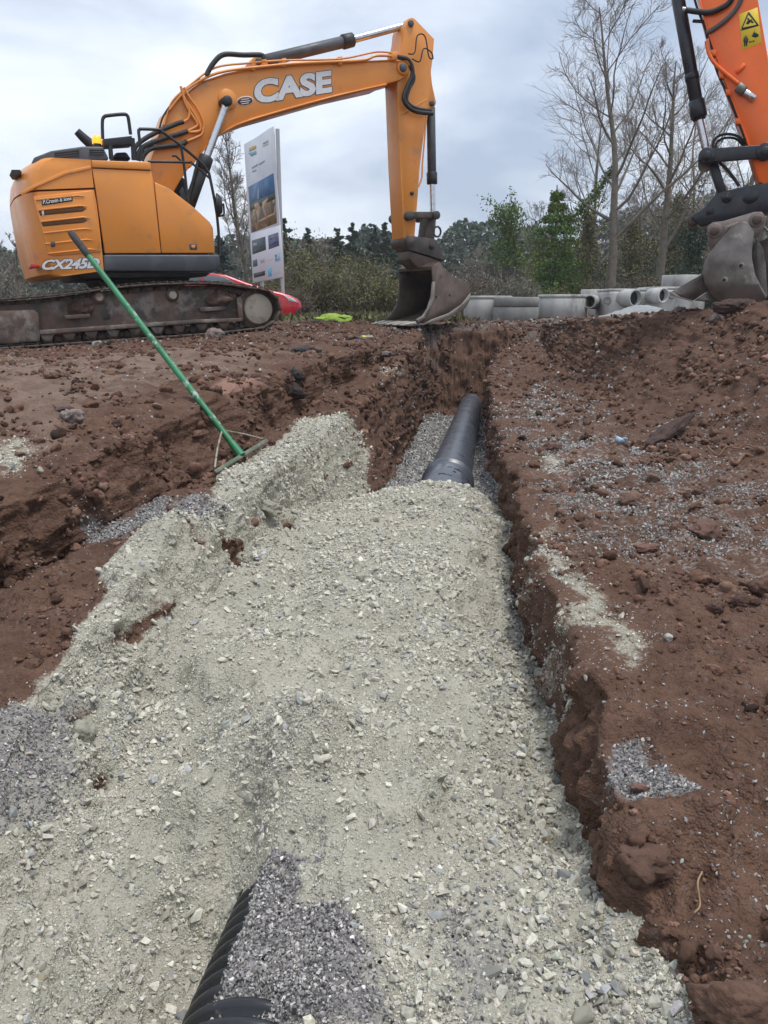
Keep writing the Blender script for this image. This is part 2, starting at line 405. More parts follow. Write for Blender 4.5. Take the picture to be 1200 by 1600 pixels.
# relief
def normals(G):
    du = np.gradient(G, axis=0); dv = np.gradient(G, axis=1)
    n = np.cross(dv, du); n /= np.linalg.norm(n, axis=-1, keepdims=True) + 1e-12
    return n
N = normals(G0); N[N[..., 2] < 0] *= -1
grav = np.clip(np.maximum(pale, purple), 0, 1)
soil = 1 - grav
steep = 1 - N[..., 2]
vis = sstep(-1, .5, s2) * (1 - sstep(20, 40, s2))
disp = .035 * fbm(G0, .8, 3, 1) * (.3 + .7 * soil)
disp += soil * (.060 * billow(G0, .34, 3, 5) + .026 * billow(G0, .11, 3, 8) + .010 * billow(G0, .035, 2, 9))
disp += grav * ((.066 * fbm(G0, .38, 3, 12) + .036 * billow(G0, .16, 3, 15)) * (1 - .55 * sstep(4.2, 4.7, s2)) + .009 * billow(G0, .045, 3, 18))
scr = G0.copy(); scr[..., 2] *= .15                     # bucket scrapes running down the cut faces
disp += soil * sstep(.12, .4, steep) * (.05 * billow(scr, .16, 3, 21) + .024 * billow(scr, .06, 2, 22))
strat = G0.copy(); strat[..., 0] *= .3; strat[..., 1] *= .3
disp += soil * sstep(.25, .6, steep) * .014 * billow(strat, .05, 2, 25)
far_amp = 1 + .35 * sstep(6, 12, s2) * soil * (1 - sstep(14, 30, s2))
disp += soil * sstep(.2, .6, steep) * (.034 * billow(G0, .14, 3, 31) + .03 * fbm(G0, .3, 2, 33))
disp -= holes * .035
disp *= vis * far_amp
disp *= 1 - .8 * np.exp(-((T + .46) / .09) ** 2) * (1 - sstep(1.25, 1.45, s2))
# keep the tracks' standing and the pipe bed calm
for (c0, c1) in (((-5.6, 9.0), (-1.3, 11.6)),):
    dl = seg_dist([c0, c1], GX, GY); disp *= .35 + .65 * sstep(.3, 1.0, dl)
G = G0 + N * disp[..., None]
# a dug pit and slumped heaps
def bump_at(px, py, r, h, squash=1.0):
    p = G0.reshape(-1, 3)[ground_index(px, py)]
    d = np.hypot(GX - p[0], (GY - p[1]) * squash) / r
    G[..., 2] += h * np.exp(-d * d * 2) * (1 + .4 * WN1[1])
bump_at(285, 845, .20, .075); bump_at(430, 770, .15, .05); bump_at(450, 1190, .2, .10); bump_at(620, 800, .3, .03); bump_at(240, 1180, .22, -.05); bump_at(60, 860, .30, -.05); bump_at(265, 905, .12, -.03)
bump_at(570, 1300, .17, .045); bump_at(560, 960, .28, .05); bump_at(500, 1150, .2, .05); bump_at(340, 1040, .13, .05); bump_at(300, 1130, .18, -.05); bump_at(740, 1150, .22, -.03); bump_at(650, 870, .35, .035); bump_at(150, 1330, .2, -.03); bump_at(760, 960, .2, -.03); bump_at(880, 1300, .10, -.03); bump_at(330, 560, .7, .06); bump_at(190, 565, .6, .05); bump_at(700, 640, .4, .0)
bump_at(1090, 1310, .12, .05); bump_at(1150, 1560, .14, .06); bump_at(990, 1330, .1, .04); bump_at(1090, 840, .18, .05); bump_at(660, 600, .5, .10)
NG = normals(G); NG[NG[..., 2] < 0] *= -1
quads = (np.arange(NR - 1)[:, None] * NC + np.arange(NC - 1)[None, :]).ravel()
quads = np.stack([quads, quads + 1, quads + NC + 1, quads + NC], 1)
gm = npmesh('ground', G.reshape(-1, 3), quads, True)
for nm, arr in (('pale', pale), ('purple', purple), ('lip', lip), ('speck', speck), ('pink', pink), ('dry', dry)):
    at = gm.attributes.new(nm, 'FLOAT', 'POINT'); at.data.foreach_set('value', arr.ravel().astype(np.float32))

def ground_material():
    m, n, l, b = new_mat('soil_and_stone_fill')
    tcn = n.new('ShaderNodeTexCoord'); vec = tcn.outputs['Object']
    def noise(sc, det=5, ro=.6, vx=None):
        t = n.new('ShaderNodeTexNoise'); t.inputs['Scale'].default_value = sc; t.inputs['Detail'].default_value = det; t.inputs['Roughness'].default_value = ro
        l.new(vx or vec, t.inputs['Vector']); return t.outputs[0]
    def vor(sc, feat='F1'):
        t = n.new('ShaderNodeTexVoronoi'); t.inputs['Scale'].default_value = sc; t.feature = feat; l.new(vec, t.inputs['Vector']); return t
    def rng(x, a, c, o0=0, o1=1):
        r = n.new('ShaderNodeMapRange'); r.clamp = True
        for i, q in ((1, a), (2, c), (3, o0), (4, o1)): r.inputs[i].default_value = q
        l.new(x, r.inputs[0]); return r.outputs[0]
    def mth(op, a, c):
        x = n.new('ShaderNodeMath'); x.operation = op
        for i, q in enumerate((a, c)):
            if isinstance(q, (int, float)): x.inputs[i].default_value = q
            else: l.new(q, x.inputs[i])
        return x.outputs[0]
    def mix(f, a, c):
        x = n.new('ShaderNodeMix'); x.data_type = 'RGBA'
        if isinstance(f, (int, float)): x.inputs[0].default_value = f
        else: l.new(f, x.inputs[0])
        for i, q in ((6, a), (7, c)):
            if isinstance(q, tuple): x.inputs[i].default_value = q
            else: l.new(q, x.inputs[i])
        return x.outputs[2]
    def attr(nm):
        a = n.new('ShaderNodeAttribute'); a.attribute_name = nm; return a.outputs['Fac']
    n1, n2, n3, n4 = noise(.9, 4), noise(6, 5), noise(34, 5), noise(140, 4, .7)
    v1, v2 = vor(75), vor(190)
    soilc = mix(rng(n2, .35, .68), (.088, .048, .032, 1), (.158, .091, .063, 1))
    soilc = mix(rng(n1, .42, .66), soilc, (.135, .077, .053, 1))
    soilc = mix(rng(n3, .5, .75, 0, .65), soilc, (.048, .025, .018, 1))
    soilc = mix(mth('MULTIPLY', rng(v1.outputs['Color'], .80, .88), rng(n2, .3, .6, .2, .9)), soilc, (.16, .11, .09, 1))
    soilc = mix(attr('pink'), soilc, (.29, .17, .13, 1))
    soilc = mix(mth('MULTIPLY', attr('dry'), rng(n2, .28, .58)), soilc, (.21, .148, .115, 1))  # dry soil tone, with the plateau's brighter light put into the colour
    specks = rng(v1.outputs['Color'], .62, .7)
    soilc = mix(mth('MULTIPLY', mth('MULTIPLY', specks, rng(n2, .35, .6)), attr('speck')), soilc, (.36, .35, .335, 1))
    lipc = mix(rng(n3, .35, .65), (.10, .082, .074, 1), (.24, .235, .225, 1))
    soilc = mix(mth('MULTIPLY', attr('lip'), rng(n2, .3, .55)), soilc, lipc)
    palec = mix(rng(n2, .35, .7), (.345, .328, .268, 1), (.48, .455, .375, 1))
    palec = mix(rng(v2.outputs['Color'], .1, .9, 0, .4), palec, (.33, .315, .245, 1))
    palec = mix(rng(n1, .55, .72, 0, .35), palec, (.46, .38, .26, 1))
    palec = mix(mth('MULTIPLY', rng(n3, .56, .72), .6), palec, (.25, .235, .185, 1))
    purpc = mix(rng(v2.outputs['Color'], .2, .8), (.135, .122, .125, 1), (.31, .295, .29, 1))
    def edge(at, w=.9):
        a = mth('ADD', attr(at), mth('MULTIPLY', mth('SUBTRACT', n3, .5), w))
        a = mth('ADD', a, mth('MULTIPLY', mth('SUBTRACT', n4, .5), .7)); return rng(a, .36, .64)
    c = mix(edge('pale'), soilc, palec)
    c = mix(edge('purple'), c, purpc)
    l.new(c, b.inputs['Base Color']); b.inputs['Roughness'].default_value = .95; b.inputs['Specular IOR Level'].default_value = .25
    hgt = mth('ADD', mth('MULTIPLY', n4, .0035), mth('MULTIPLY', n3, .010))
    hgt = mth('ADD', hgt, mth('MULTIPLY', v2.outputs['Distance'], -.0035 * 60 / 60))
    hgt = mth('ADD', hgt, mth('MULTIPLY', v1.outputs['Distance'], -.006))
    bp = n.new('ShaderNodeBump'); bp.inputs['Strength'].default_value = 1; bp.inputs['Distance'].default_value = 1
    l.new(hgt, bp.inputs['Height']); l.new(bp.outputs[0], b.inputs['Normal'])
    return m
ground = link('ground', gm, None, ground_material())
tag(ground, 'red brown trench benches and banks with pale crushed stone fill along the middle', 'ground', kind='structure')

GF = G.reshape(-1, 3); NF = NG.reshape(-1, 3)
_pp = project(GF); _ok = _pp[2] > .3; _idx = np.where(_ok)[0]; _ppx, _ppy, _pd = _pp[0][_ok], _pp[1][_ok], _pp[2][_ok]
def g_at(px, py):
    """point on the ground under a pixel, and the ground's normal"""
    i = ground_index(px, py); return Vector(GF[i]), Vector(NF[i])
def g_xy(x, y):
    s_, t_, _ = st((x, y, 0)); i = int(np.clip(np.searchsorted(S, s_), 0, NR - 1)); j = int(np.clip(np.searchsorted(T[i], t_), 0, NC - 1))
    return float(G[i, j, 2])

# ------------------------------------------------------------------ loose stone and clods
def stone_mesh(name, seed, kind):
    rg = np.random.default_rng(seed); bm = bmesh.new()
    if kind == 'sharp':
        pts = rg.normal(size=(11, 3)); pts /= np.linalg.norm(pts, axis=1)[:, None]; pts *= rg.uniform(.75, 1.0, (11, 1)); pts *= np.array([1, .8, .62])
        for p in pts: bm.verts.new(p)
        bmesh.ops.convex_hull(bm, input=bm.verts)
    else:
        bmesh.ops.create_icosphere(bm, subdivisions=3, radius=1)
        p = np.array([v.co[:] for v in bm.verts]); nn = fbm(p + seed * 2.3, .8, 2, seed)
        p = p * (1 + .55 * nn[:, None] + .34 * billow(p + seed, .34, 3, seed + 4)[:, None]) * np.array([1, .85, .62])
        for v, q in zip(bm.verts, p): v.co = q
    bmesh.ops.recalc_face_normals(bm, faces=bm.faces)
    me = bpy.data.meshes.new(name); bm.to_mesh(me); bm.free()
    me.polygons.foreach_set('use_smooth', [kind != 'sharp'] * len(me.polygons))
    return me
def tint_mat(name, rough, bump, bscale, src='INSTANCER'):
    m, n, l, b = new_mat(name)
    a = n.new('ShaderNodeAttribute'); a.attribute_type = src; a.attribute_name = 'tint'
    tcn = n.new('ShaderNodeTexCoord'); t = n.new('ShaderNodeTexNoise'); t.inputs['Scale'].default_value = bscale; t.inputs['Detail'].default_value = 4
    l.new(tcn.outputs['Object'], t.inputs['Vector'])
    h = n.new('ShaderNodeHueSaturation'); r = n.new('ShaderNodeMapRange'); r.inputs[1].default_value = .3; r.inputs[2].default_value = .7; r.inputs[3].default_value = .75; r.inputs[4].default_value = 1.2
    l.new(t.outputs[0], r.inputs[0]); l.new(r.outputs[0], h.inputs['Value']); l.new(a.outputs['Color'], h.inputs['Color']); l.new(h.outputs[0], b.inputs['Base Color'])
    b.inputs['Roughness'].default_value = rough; b.inputs['Specular IOR Level'].default_value = .3
    return m
M_STONE = tint_mat('loose_stone', .9, .15, 2.2); M_CLOD = tint_mat('soil_clod', .97, .25, 3)
protos = {}
for kd, mm, cnt in (('sharp', M_STONE, 9), ('round', M_CLOD, 6)):
    c = bpy.data.collections.new(kd + '_pieces'); protos[kd] = c
    for i in range(cnt):
        me = stone_mesh(kd + '_piece', 100 + i, kd); me.materials.append(mm)
        o = bpy.data.objects.new(kd + '_piece', me); c.objects.link(o)
def scatter_tree(col):
    t = bpy.data.node_groups.new('scatter_' + col.name, 'GeometryNodeTree')
    t.interface.new_socket('Geometry', in_out='INPUT', socket_type='NodeSocketGeometry'); t.interface.new_socket('Geometry', in_out='OUTPUT', socket_type='NodeSocketGeometry')
    n, l = t.nodes, t.links
    gi, go = n.new('NodeGroupInput'), n.new('NodeGroupOutput')
    ci = n.new('GeometryNodeCollectionInfo'); ci.inputs['Collection'].default_value = col; ci.inputs['Separate Children'].default_value = True; ci.inputs['Reset Children'].default_value = True
    ip = n.new('GeometryNodeInstanceOnPoints'); ip.inputs['Pick Instance'].default_value = True
    def na(nm, ty):
        a = n.new('GeometryNodeInputNamedAttribute'); a.data_type = ty; a.inputs['Name'].default_value = nm; return a.outputs['Attribute']
    l.new(gi.outputs[0], ip.inputs['Points']); l.new(ci.outputs[0], ip.inputs['Instance'])
    l.new(na('pick', 'INT'), ip.inputs['Instance Index']); l.new(na('rot', 'FLOAT_VECTOR'), ip.inputs['Rotation']); l.new(na('size', 'FLOAT_VECTOR'), ip.inputs['Scale'])
    l.new(ip.outputs[0], go.inputs[0]); return t
TREES = {k: scatter_tree(c) for k, c in protos.items()}
area = np.linalg.norm(np.cross(G[1:, :-1] - G[:-1, :-1], G[:-1, 1:] - G[:-1, :-1]), axis=-1)
gx, gy, gd = project(G[:-1, :-1]); inview = (gd > .3) & (gx > -250) & (gx < 1450) & (gy < 1850) & (gy > 350)
dist = np.where(gd > .3, gd, 99)
def pick_points(weight, count):
    w = (weight * area * inview).ravel().astype(np.float64); w /= w.sum()
    c = RNG.choice(w.size, count, p=w); i, j = np.divmod(c, NC - 1)
    u, v = RNG.random((2, count))[..., None]
    p = G[i, j] * (1-u) * (1-v) + G[i+1, j] * u * (1-v) + G[i, j+1] * (1-u) * v + G[i+1, j+1] * u * v
    return p, NG[i, j], i, j
def power_sizes(smin, smax, k, n):
    u = RNG.random(n); return (smin ** -k + u * (smax ** -k - smin ** -k)) ** (-1 / k)
def scatter(name, kind, p, nrm, size, tint, label, sink=.25, tilt=.5):
    n = len(p); p = p + nrm * (size * (.5 - sink))[:, None] * .6
    me = bpy.data.meshes.new(name); me.vertices.add(n); me.vertices.foreach_set('co', p.astype(np.float32).ravel())
    def put(nm, ty, arr, key):
        a = me.attributes.new(nm, ty, 'POINT'); a.data.foreach_set(key, np.ascontiguousarray(arr).ravel())
    rot = np.stack([np.arctan2(-nrm[:, 1], nrm[:, 2]) + RNG.normal(0, tilt, n), np.arctan2(nrm[:, 0], nrm[:, 2]) + RNG.normal(0, tilt, n), RNG.uniform(0, 6.28, n)], 1)
    put('rot', 'FLOAT_VECTOR', rot.astype(np.float32), 'vector')
    put('size', 'FLOAT_VECTOR', (size[:, None] * RNG.uniform(.75, 1.25, (n, 3)) * .5).astype(np.float32), 'vector')
    put('pick', 'INT', RNG.integers(0, len(protos[kind].objects), n).astype(np.int32), 'value')
    put('tint', 'FLOAT_COLOR', np.concatenate([tint, np.ones((n, 1))], 1).astype(np.float32), 'color')
    o = link(name, me); md = o.modifiers.new('scatter', 'NODES'); md.node_group = TREES[kind]
    me.materials.append(M_STONE if kind == 'sharp' else M_CLOD)
    tag(o, label, 'gravel' if kind == 'sharp' else 'soil', kind='stuff'); return o
def tints(base, n, vj=.22, hj=.06, alt=None, palt=0):
    c = np.tile(np.array(base, float), (n, 1))
    if alt is not None:
        k = RNG.random(n) < palt; c[k] = np.array(alt)
    return np.clip(c * (1 + RNG.normal(0, vj, (n, 1))) * (1 + RNG.normal(0, hj, (n, 3))), .01, .85)
dd = dist
near_w = 1 / np.maximum(dd, .9) ** 1.6
pale_c, purp_c, soil_c = pale[:-1, :-1] * (1 - purple[:-1, :-1]), purple[:-1, :-1], soil[:-1, :-1]
clump = .35 + 1.3 * sstep(-.15, .45, WN1[0][:-1, :-1])
PALE, PALE2 = (.50, .475, .40), (.37, .37, .355)
p, nr, i, j = pick_points(pale_c ** 2 * near_w * clump, 130000)
sz = power_sizes(1, 12, 2.7, len(p)) * np.maximum(.0034, .0022 * dist[i, j])
scatter('pale_gravel', 'sharp', p, nr, np.minimum(sz, .04), tints(PALE, len(p), .17, .012, PALE2, .10), 'pale crushed stone chips bedded over the trench fill')
coarse = np.exp(-((sc2[:-1, :-1] - 10.72) / .3) ** 2) * (s2[:-1, :-1] < 2.8) + .8 * np.exp(-((sc2[:-1, :-1] - 6.6) / .35) ** 2) * (s2[:-1, :-1] > 1.2) * (s2[:-1, :-1] < 2.1) + .05
p, nr, i, j = pick_points(pale_c * coarse * (dd < 5) / np.maximum(dd, .9), 3400)
scatter('coarse_stone', 'sharp', p, nr, power_sizes(.010, .036, 2.0, len(p)) * np.maximum(1, .45 * dist[i, j]), tints((.45, .43, .36), len(p), .16, .015, (.36, .36, .35), .2), 'coarse pale stones rolled down the sides of the trench fill', .15, .8)
p, nr, i, j = pick_points(purp_c ** 2 / np.maximum(dd, .9) ** 1.3 * (1 - .93 * np.exp(-((T[:-1, :-1] + .47) / .05) ** 2) * (s2[:-1, :-1] < 1.3)), 40000)
sz = power_sizes(1, 2.2, 2.0, len(p)) * np.maximum(.0062, .0032 * dist[i, j])
scatter('grey_chippings', 'sharp', p, nr, sz, tints((.235, .226, .216), len(p), .35, .02, (.42, .40, .38), .28), 'grey purple stone chippings heaped over the pipe and spilled beside the fill', .1, 1.0)
p, nr, i, j = pick_points(soil_c ** 2 * (dd < 16) / np.maximum(dd, 1) ** 1.5 * (.05 + clump ** 2.2), 19000)
sz = power_sizes(1, 9, 2.3, len(p)) * np.maximum(.006, .0034 * dist[i, j])
scatter('soil_crumbs', 'round', p, nr, np.minimum(sz, .07), tints((.122, .068, .048), len(p), .26, .02, (.18, .11, .08), .14), 'red brown soil crumbs and clods on benches and banks', .3)
spk = speck[:-1, :-1] * 1.2 + .06 * (sc2[:-1, :-1] > 12) * (dd < 6) + .025 * (dd < 13)
p, nr, i, j = pick_points(soil_c * spk * sstep(-.1, .3, WN2[0][:-1, :-1] + .1) / np.maximum(dd, 1) ** 1.3, 15000)
sz = power_sizes(1, 3, 2.2, len(p)) * np.maximum(.005, .0026 * dist[i, j])
scatter('trodden_chippings', 'sharp', p, nr, sz, tints((.34, .33, .315), len(p), .25, .02, (.22, .2, .19), .3), 'light grey chips trodden into the red brown soil', .2, .9)
p, nr, i, j = pick_points((lip[:-1, :-1] + .15 * ((dd > 9) & (dd < 24))) * (dd < 26), 9000)
sz = power_sizes(1, 4, 2.0, len(p)) * .03
scatter('surface_rubble', 'sharp', p, nr, np.minimum(sz, .14), tints((.13, .1, .088), len(p), .35, .06, (.3, .29, .27), .25), 'mixed rubble and stone on the ground by the far trench end', .2, .8)

# ------------------------------------------------------------------ machines: parts are drawn in the machine's own side planes
class Frame:
    """upright frame: a along the machine, w across it (towards the viewer's side), z up"""
    def __init__(s, O, psi):
        s.O = Vector(O); s.h = Vector((math.cos(psi), math.sin(psi), 0)); s.n = Vector((math.sin(psi), -math.cos(psi), 0))
    def pt(s, a, w, z): return s.O + s.h * a + s.n * w + Vector((0, 0, z))
    def pix(s, px, py, w):
        d = Vector(ray(px, py)); c = Vector((0, 0, EYE)); q = s.O + s.n * w
        k = (q - c).dot(s.n) / d.dot(s.n); p = c + d * k - s.O
        return p.dot(s.h), p.z
    def P3(s, px, py, w, off=0):
        a, z = s.pix(px, py, w); return s.pt(a, w + off, z)
    def poly(s, pts, w): return [s.pix(x, y, w) for x, y in pts]
    def prism(s, mb, az, w0, w1):
        n = len(az); vs = [s.pt(a, w0, z) for a, z in az] + [s.pt(a, w1, z) for a, z in az]
        mb.add(vs, [tuple(range(n)), tuple(range(2*n-1, n-1, -1))] + [(i, n+i, n+(i+1) % n, (i+1) % n) for i in range(n)]); return mb
    def plate(s, name, pts, w_face, w_back, m, parent, bevel=.008, seg=2, label=None):
        return s.prism(MB(), s.poly(pts, w_face), w_back, w_face).obj(name, m, parent, bevel, seg, label)
    def tube_px(s, pts, w, r, n=8, smooth=6):
        q = [s.P3(p[0], p[1], p[2] if len(p) > 2 else w) for p in pts]
        return MB().tube(on_curve(q, smooth) if smooth else q, r, n)

def text_polys(txt, offset=0., shear=0., spacing=1.0):
    cu = bpy.data.curves.new('lettering', 'FONT'); cu.body = txt; cu.offset = offset; cu.shear = shear; cu.size = 1; cu.resolution_u = 4; cu.space_character = spacing
    o = bpy.data.objects.new('lettering', cu); COL.objects.link(o)
    dg = bpy.context.evaluated_depsgraph_get(); me = bpy.data.meshes.new_from_object(o.evaluated_get(dg))
    v = np.array([q.co[:2] for q in me.vertices]); f = [tuple(p.vertices) for p in me.polygons]
    bpy.data.objects.remove(o); bpy.data.curves.remove(cu); bpy.data.meshes.remove(me)
    return v, f
def lettering(name, txt, corners, place, m, parent, offset=0., shear=0., spacing=1., box=None, ref=None):
    """corners TL,TR,BR,BL as 2-d coordinates; place(x, y) -> 3-d"""
    v, f = text_polys(txt, offset, shear, spacing)
    rv = v if ref is None else ref
    lo, hi = rv.min(0), rv.max(0); q = (v - lo) / (hi - lo)
    TL, TR, BR, BL = (np.array(c) for c in corners)
    vs = []
    for x, y in q:
        p = (BL * (1-x) + BR * x) * (1-y) + (TL * (1-x) + TR * x) * y
        vs.append(place(p[0], p[1]))
    mb = MB(); mb.add(vs, f); off = Vector((0, 0, 0)); pp = parent
    while pp is not None: off += pp.location; pp = pp.parent
    return link(name, mb.mesh(name, off, recalc=False), parent, m), rv

M_OR = mat('machine_orange_paint', (.80, .295, .048), .40, 0, (.70, .27, .06), 1.6, .42, .72, bump=.0006, bscale=90, coat=.12, col3=(.38, .22, .13), s3=5, lo3=.57, hi3=.80)
M_DKG = mat('dark_grey_plastic', (.055, .06, .072), .5, 0, (.095, .10, .11), 4, .45, .7, bump=.0008, bscale=120)
M_BLK = mat('black_steel', (.016, .017, .019), .45, 0, (.04, .037, .034), 6, .5, .75, bump=.0006, bscale=80)
M_RUB = mat('black_hose_rubber', (.014, .014, .015), .6, 0, (.03, .03, .03), 20, .4, .7)
M_CHR = mat('chromed_rod', (.62, .63, .65), .22, .9, (.45, .45, .46), 12, .5, .7)
M_WHT = mat('decal_white', (.72, .73, .74), .5, 0, (.62, .62, .62), 15, .4, .7)
M_TRK = mat('worn_track_steel', (.052, .043, .038), .75, .15, (.125, .085, .065), 5, .4, .62, bump=.004, bscale=30, col3=(.19, .16, .14), s3=14, lo3=.62, hi3=.72)
M_TRF = mat('muddy_track_frame', (.075, .062, .055), .8, 0, (.16, .105, .08), 3.2, .42, .6, bump=.005, bscale=26, col3=(.22, .19, .165), s3=4, lo3=.54, hi3=.64)
M_BKT = mat('rusty_bucket_steel', (.085, .060, .048), .58, .3, (.14, .10, .080), 4, .42, .66, bump=.002, bscale=40, col3=(.045, .035, .032), s3=7, lo3=.58, hi3=.72)
M_EDGE = mat('bare_worn_steel', (.27, .24, .21), .55, .3, (.17, .135, .115), 7, .45, .65, bump=.001, bscale=60)
M_HIT = mat('hitch_grey_steel', (.060, .056, .050), .6, .2, (.12, .092, .075), 6, .45, .65, bump=.002, bscale=50)
M_MUD = mat('caked_mud', (.105, .062, .046), .97, 0, (.06, .036, .028), 8, .4, .65, bump=.03, bscale=22)
M_RED = mat('tail_reflector_red', (.42, .015, .012), .3)
M_AMB = mat('amber_beacon', (.85, .32, .02), .2, emit=(1, .34, .02, .9))
M_MESH = mat('vent_mesh_brown', (.20, .085, .025), .8, 0, (.10, .045, .016), 220, .42, .58)
M_GLS = mat('dark_cab_glass', (.02, .028, .026), .08, 0, spec=.7)
M_CREAM = mat('mud_splashed_cream', (.46, .41, .33), .8, 0, (.28, .21, .16), 6, .5, .66, bump=.003, bscale=40)

E1 = Frame((-3.5, 12.0, 0), R(28))
ex = empty('excavator', E1.pt(0, 0, -.1), 'orange tracked excavator with large white lettering on its boom beside the trench', 'excavator')
HW = 1.30
def loft_block(name, left, seam, Rc, m, parent, bevel=.0):
    mb = MB(); rings = []
    for (lx, ly), (sx, sy) in zip(left, seam):
        aL, zL = E1.pix(lx, ly, .42); aS, zS = E1.pix(sx, sy, HW)
        plan = [(aS, HW), (aL + Rc, HW)]
        for k in range(1, 9):
            t = k / 8 * math.pi / 2; plan.append((aL + Rc - Rc * math.sin(t), HW - 1.0 + 1.0 * math.cos(t)))
        plan += [(a, -w) for a, w in reversed(plan)]
        rings.append([E1.pt(a, w, zL + (zS - zL) * (a - aL) / (aS - aL + 1e-9)) for a, w in plan])
    n = len(rings[0]); vs = [p for r in rings for p in r]
    fs = [(i*n + k, i*n + (k+1) % n, (i+1)*n + (k+1) % n, (i+1)*n + k) for i in range(len(rings)-1) for k in range(n)]
    mb.add(vs, fs, True); mb.add(rings[0], [tuple(range(n))]); mb.add(rings[-1], [tuple(range(n-1, -1, -1))])
    o = mb.obj(name, m, parent)
    bm = bmesh.new(); bm.from_mesh(o.data); bmesh.ops.remove_doubles(bm, verts=bm.verts, dist=1e-5); bmesh.ops.recalc_face_normals(bm, faces=bm.faces)
    for e in bm.edges:
        if len(e.link_faces) == 2 and e.calc_face_angle(0) > R(35): e.smooth = False
    bm.to_mesh(o.data); bm.free(); return o
cw = loft_block('counterweight', [(58,439), (46,434), (37,405), (29,366), (22,325), (20.5,314)], [(162,423), (162,419), (160,398), (156,360), (151,318), (147,296)], .24, M_OR, ex)
ub = loft_block('rear_hood', [(20.5,311), (20.5,300), (22,282), (29,270), (42,262)], [(146.5,293), (145.5,284), (143.5,268), (142.5,254), (142,249.5)], .24, M_OR, ex)
E1.plate('hood_crease', [(33,300), (52,289), (100,268), (142,259), (142.5,264), (103,273), (56,293), (34,306)], HW + .012, HW - .02, M_OR, ub, .004)
vd = E1.plate('vent_door', [(52,307), (145,297.5), (158,393.5), (82,400), (74,391)], HW + .016, HW - .02, M_OR, cw, .008)
def slot(y0, y1, x0, x1, sl, name, m, off):
    q = [(x0, y0), (x1 - 6, y0 - sl), (x1, y0 - sl + (y1-y0) * .5), (x1 - 6, y1 - sl), (x0 + 3, y1)]
    return E1.plate(name, q, HW + off, HW - .01, m, vd, .002, 1)
for k, (yy, xx) in enumerate(((305,56), (321,60), (339,64), (357,67), (374,70), (389,75))):
    E1.plate('rib', [(xx, yy + 6), (xx + 66, yy - 1), (xx + 77, yy + 2), (xx + 66, yy + 1.5), (xx, yy + 8.5)], HW + .026, HW, M_OR, vd, .003, 1)
slot(329, 337, 60, 135, 6.5, 'vent_mesh', M_MESH, .0185); slot(346.5, 354, 64, 137, 6, 'vent_mesh', M_MESH, .0185)
E1.plate('reflective_strip', [(65,327.5), (68,327), (69,337), (66,337.5)], HW + .021, HW, M_WHT, vd, .0005, 1)
for q in ([(79,378), (86,377), (86.5,385), (80,386)],): E1.plate('latch', q, HW + .03, HW, M_DKG, vd, .003, 1)
stk = E1.plate('name_sticker', [(65,310.6), (113,304.5), (113.5,314), (65.6,321)], HW + .021, HW, M_BLK, vd, .0005, 1)
W2 = E1.poly([(67,312.3), (111.5,306.6), (111.8,312.6), (67.4,319)], HW + .021)
lettering('lettering', 'P.Cronin & Sons', W2, lambda a, z: E1.pt(a, HW + .0225, z), M_WHT, stk, .03)
W2 = E1.poly([(66,406), (156,402.5), (156,419), (65,422)], HW)
o1, rv = lettering('model_lettering', 'CX245D', W2, lambda a, z: E1.pt(a, HW + .006, z), M_WHT, cw, .035, .28, .93)
lettering('model_lettering_outline', 'CX245D', W2, lambda a, z: E1.pt(a, HW + .003, z), M_DKG, cw, .075, .28, .93, ref=rv)
E1.plate('tail_reflector', [(47,413), (55,412), (62,416.5), (48,420)], HW + .0, HW - .3, M_RED, cw, .001, 1)
# middle and front of the house
E1.prism(MB(), E1.poly([(147,258), (233,258), (238,284), (262,297), (300,327), (327,352), (332,396), (165,396)], HW - .02), -HW + .03, HW - .025).obj('house_core', M_BLK, ex)
sd = E1.plate('side_door', [(143.8,263), (236.3,267), (240,283), (251.6,395.5), (164,395.8), (149.5,296)], HW, HW - .05, M_OR, ex, .010)
E1.plate('door_lip', [(143,250), (235,253.5), (236.2,265.5), (144.3,261.5)], HW + .014, HW - .06, M_OR, ex, .008)
fc = E1.plate('front_cover', [(241.3,284.5), (264,294), (303,324), (328,347), (333,356), (336,395.5), (253,395.5)], HW, HW - .05, M_OR, ex, .012)
E1.plate('cover_top', [(241.3,284.5), (264,294), (303,324), (328,347), (329,352), (300,329), (262,299), (241,289)], HW - .05, .45, M_OR, ex, .01)
E1.plate('latch', [(296,381), (308,381), (308,390), (297,390)], HW + .008, HW - .01, M_DKG, fc, .002, 1)
E1.plate('latch_plate', [(299,383), (305,383), (305,388), (299.5,388)], HW + .012, HW, M_OR, fc, .002, 1)
E1.plate('side_skirt', [(162.5,398), (341,398), (344,402), (343.5,417), (336,424.5), (163,423.5)], HW + .035, HW - .25, M_DKG, ex, .02)
E1.plate('deck_plate', [(120,424), (330,426), (322,432), (130,436)], HW - .15, -HW + .1, M_BLK, ex, .01)
E1.prism(MB(), E1.poly([(150,434), (300,430), (290,446), (160,450)], .6), -.6, .6).obj('slew_ring', M_BLK, ex)
hd = E1.plate('engine_hood', [(49,261), (53,246), (80,235.5), (129,228.5), (161,229), (170,247), (168,251)], HW - .16, -HW + .25, M_DKG, ex, .05, 3)
for k in range(3):
    E1.plate('louvre', [(86,238.2 + k*3.6), (124,233.6 + k*3.8), (124,235.8 + k*3.8), (85,240.6 + k*3.6)], HW - .152, HW - .2, M_BLK, hd, .001, 1)
    E1.plate('louvre', [(140,233.2 + k*3.4), (162,233.2 + k*3.6), (163,235.2 + k*3.6), (140,235.3 + k*3.4)], HW - .152, HW - .2, M_BLK, hd, .001, 1)
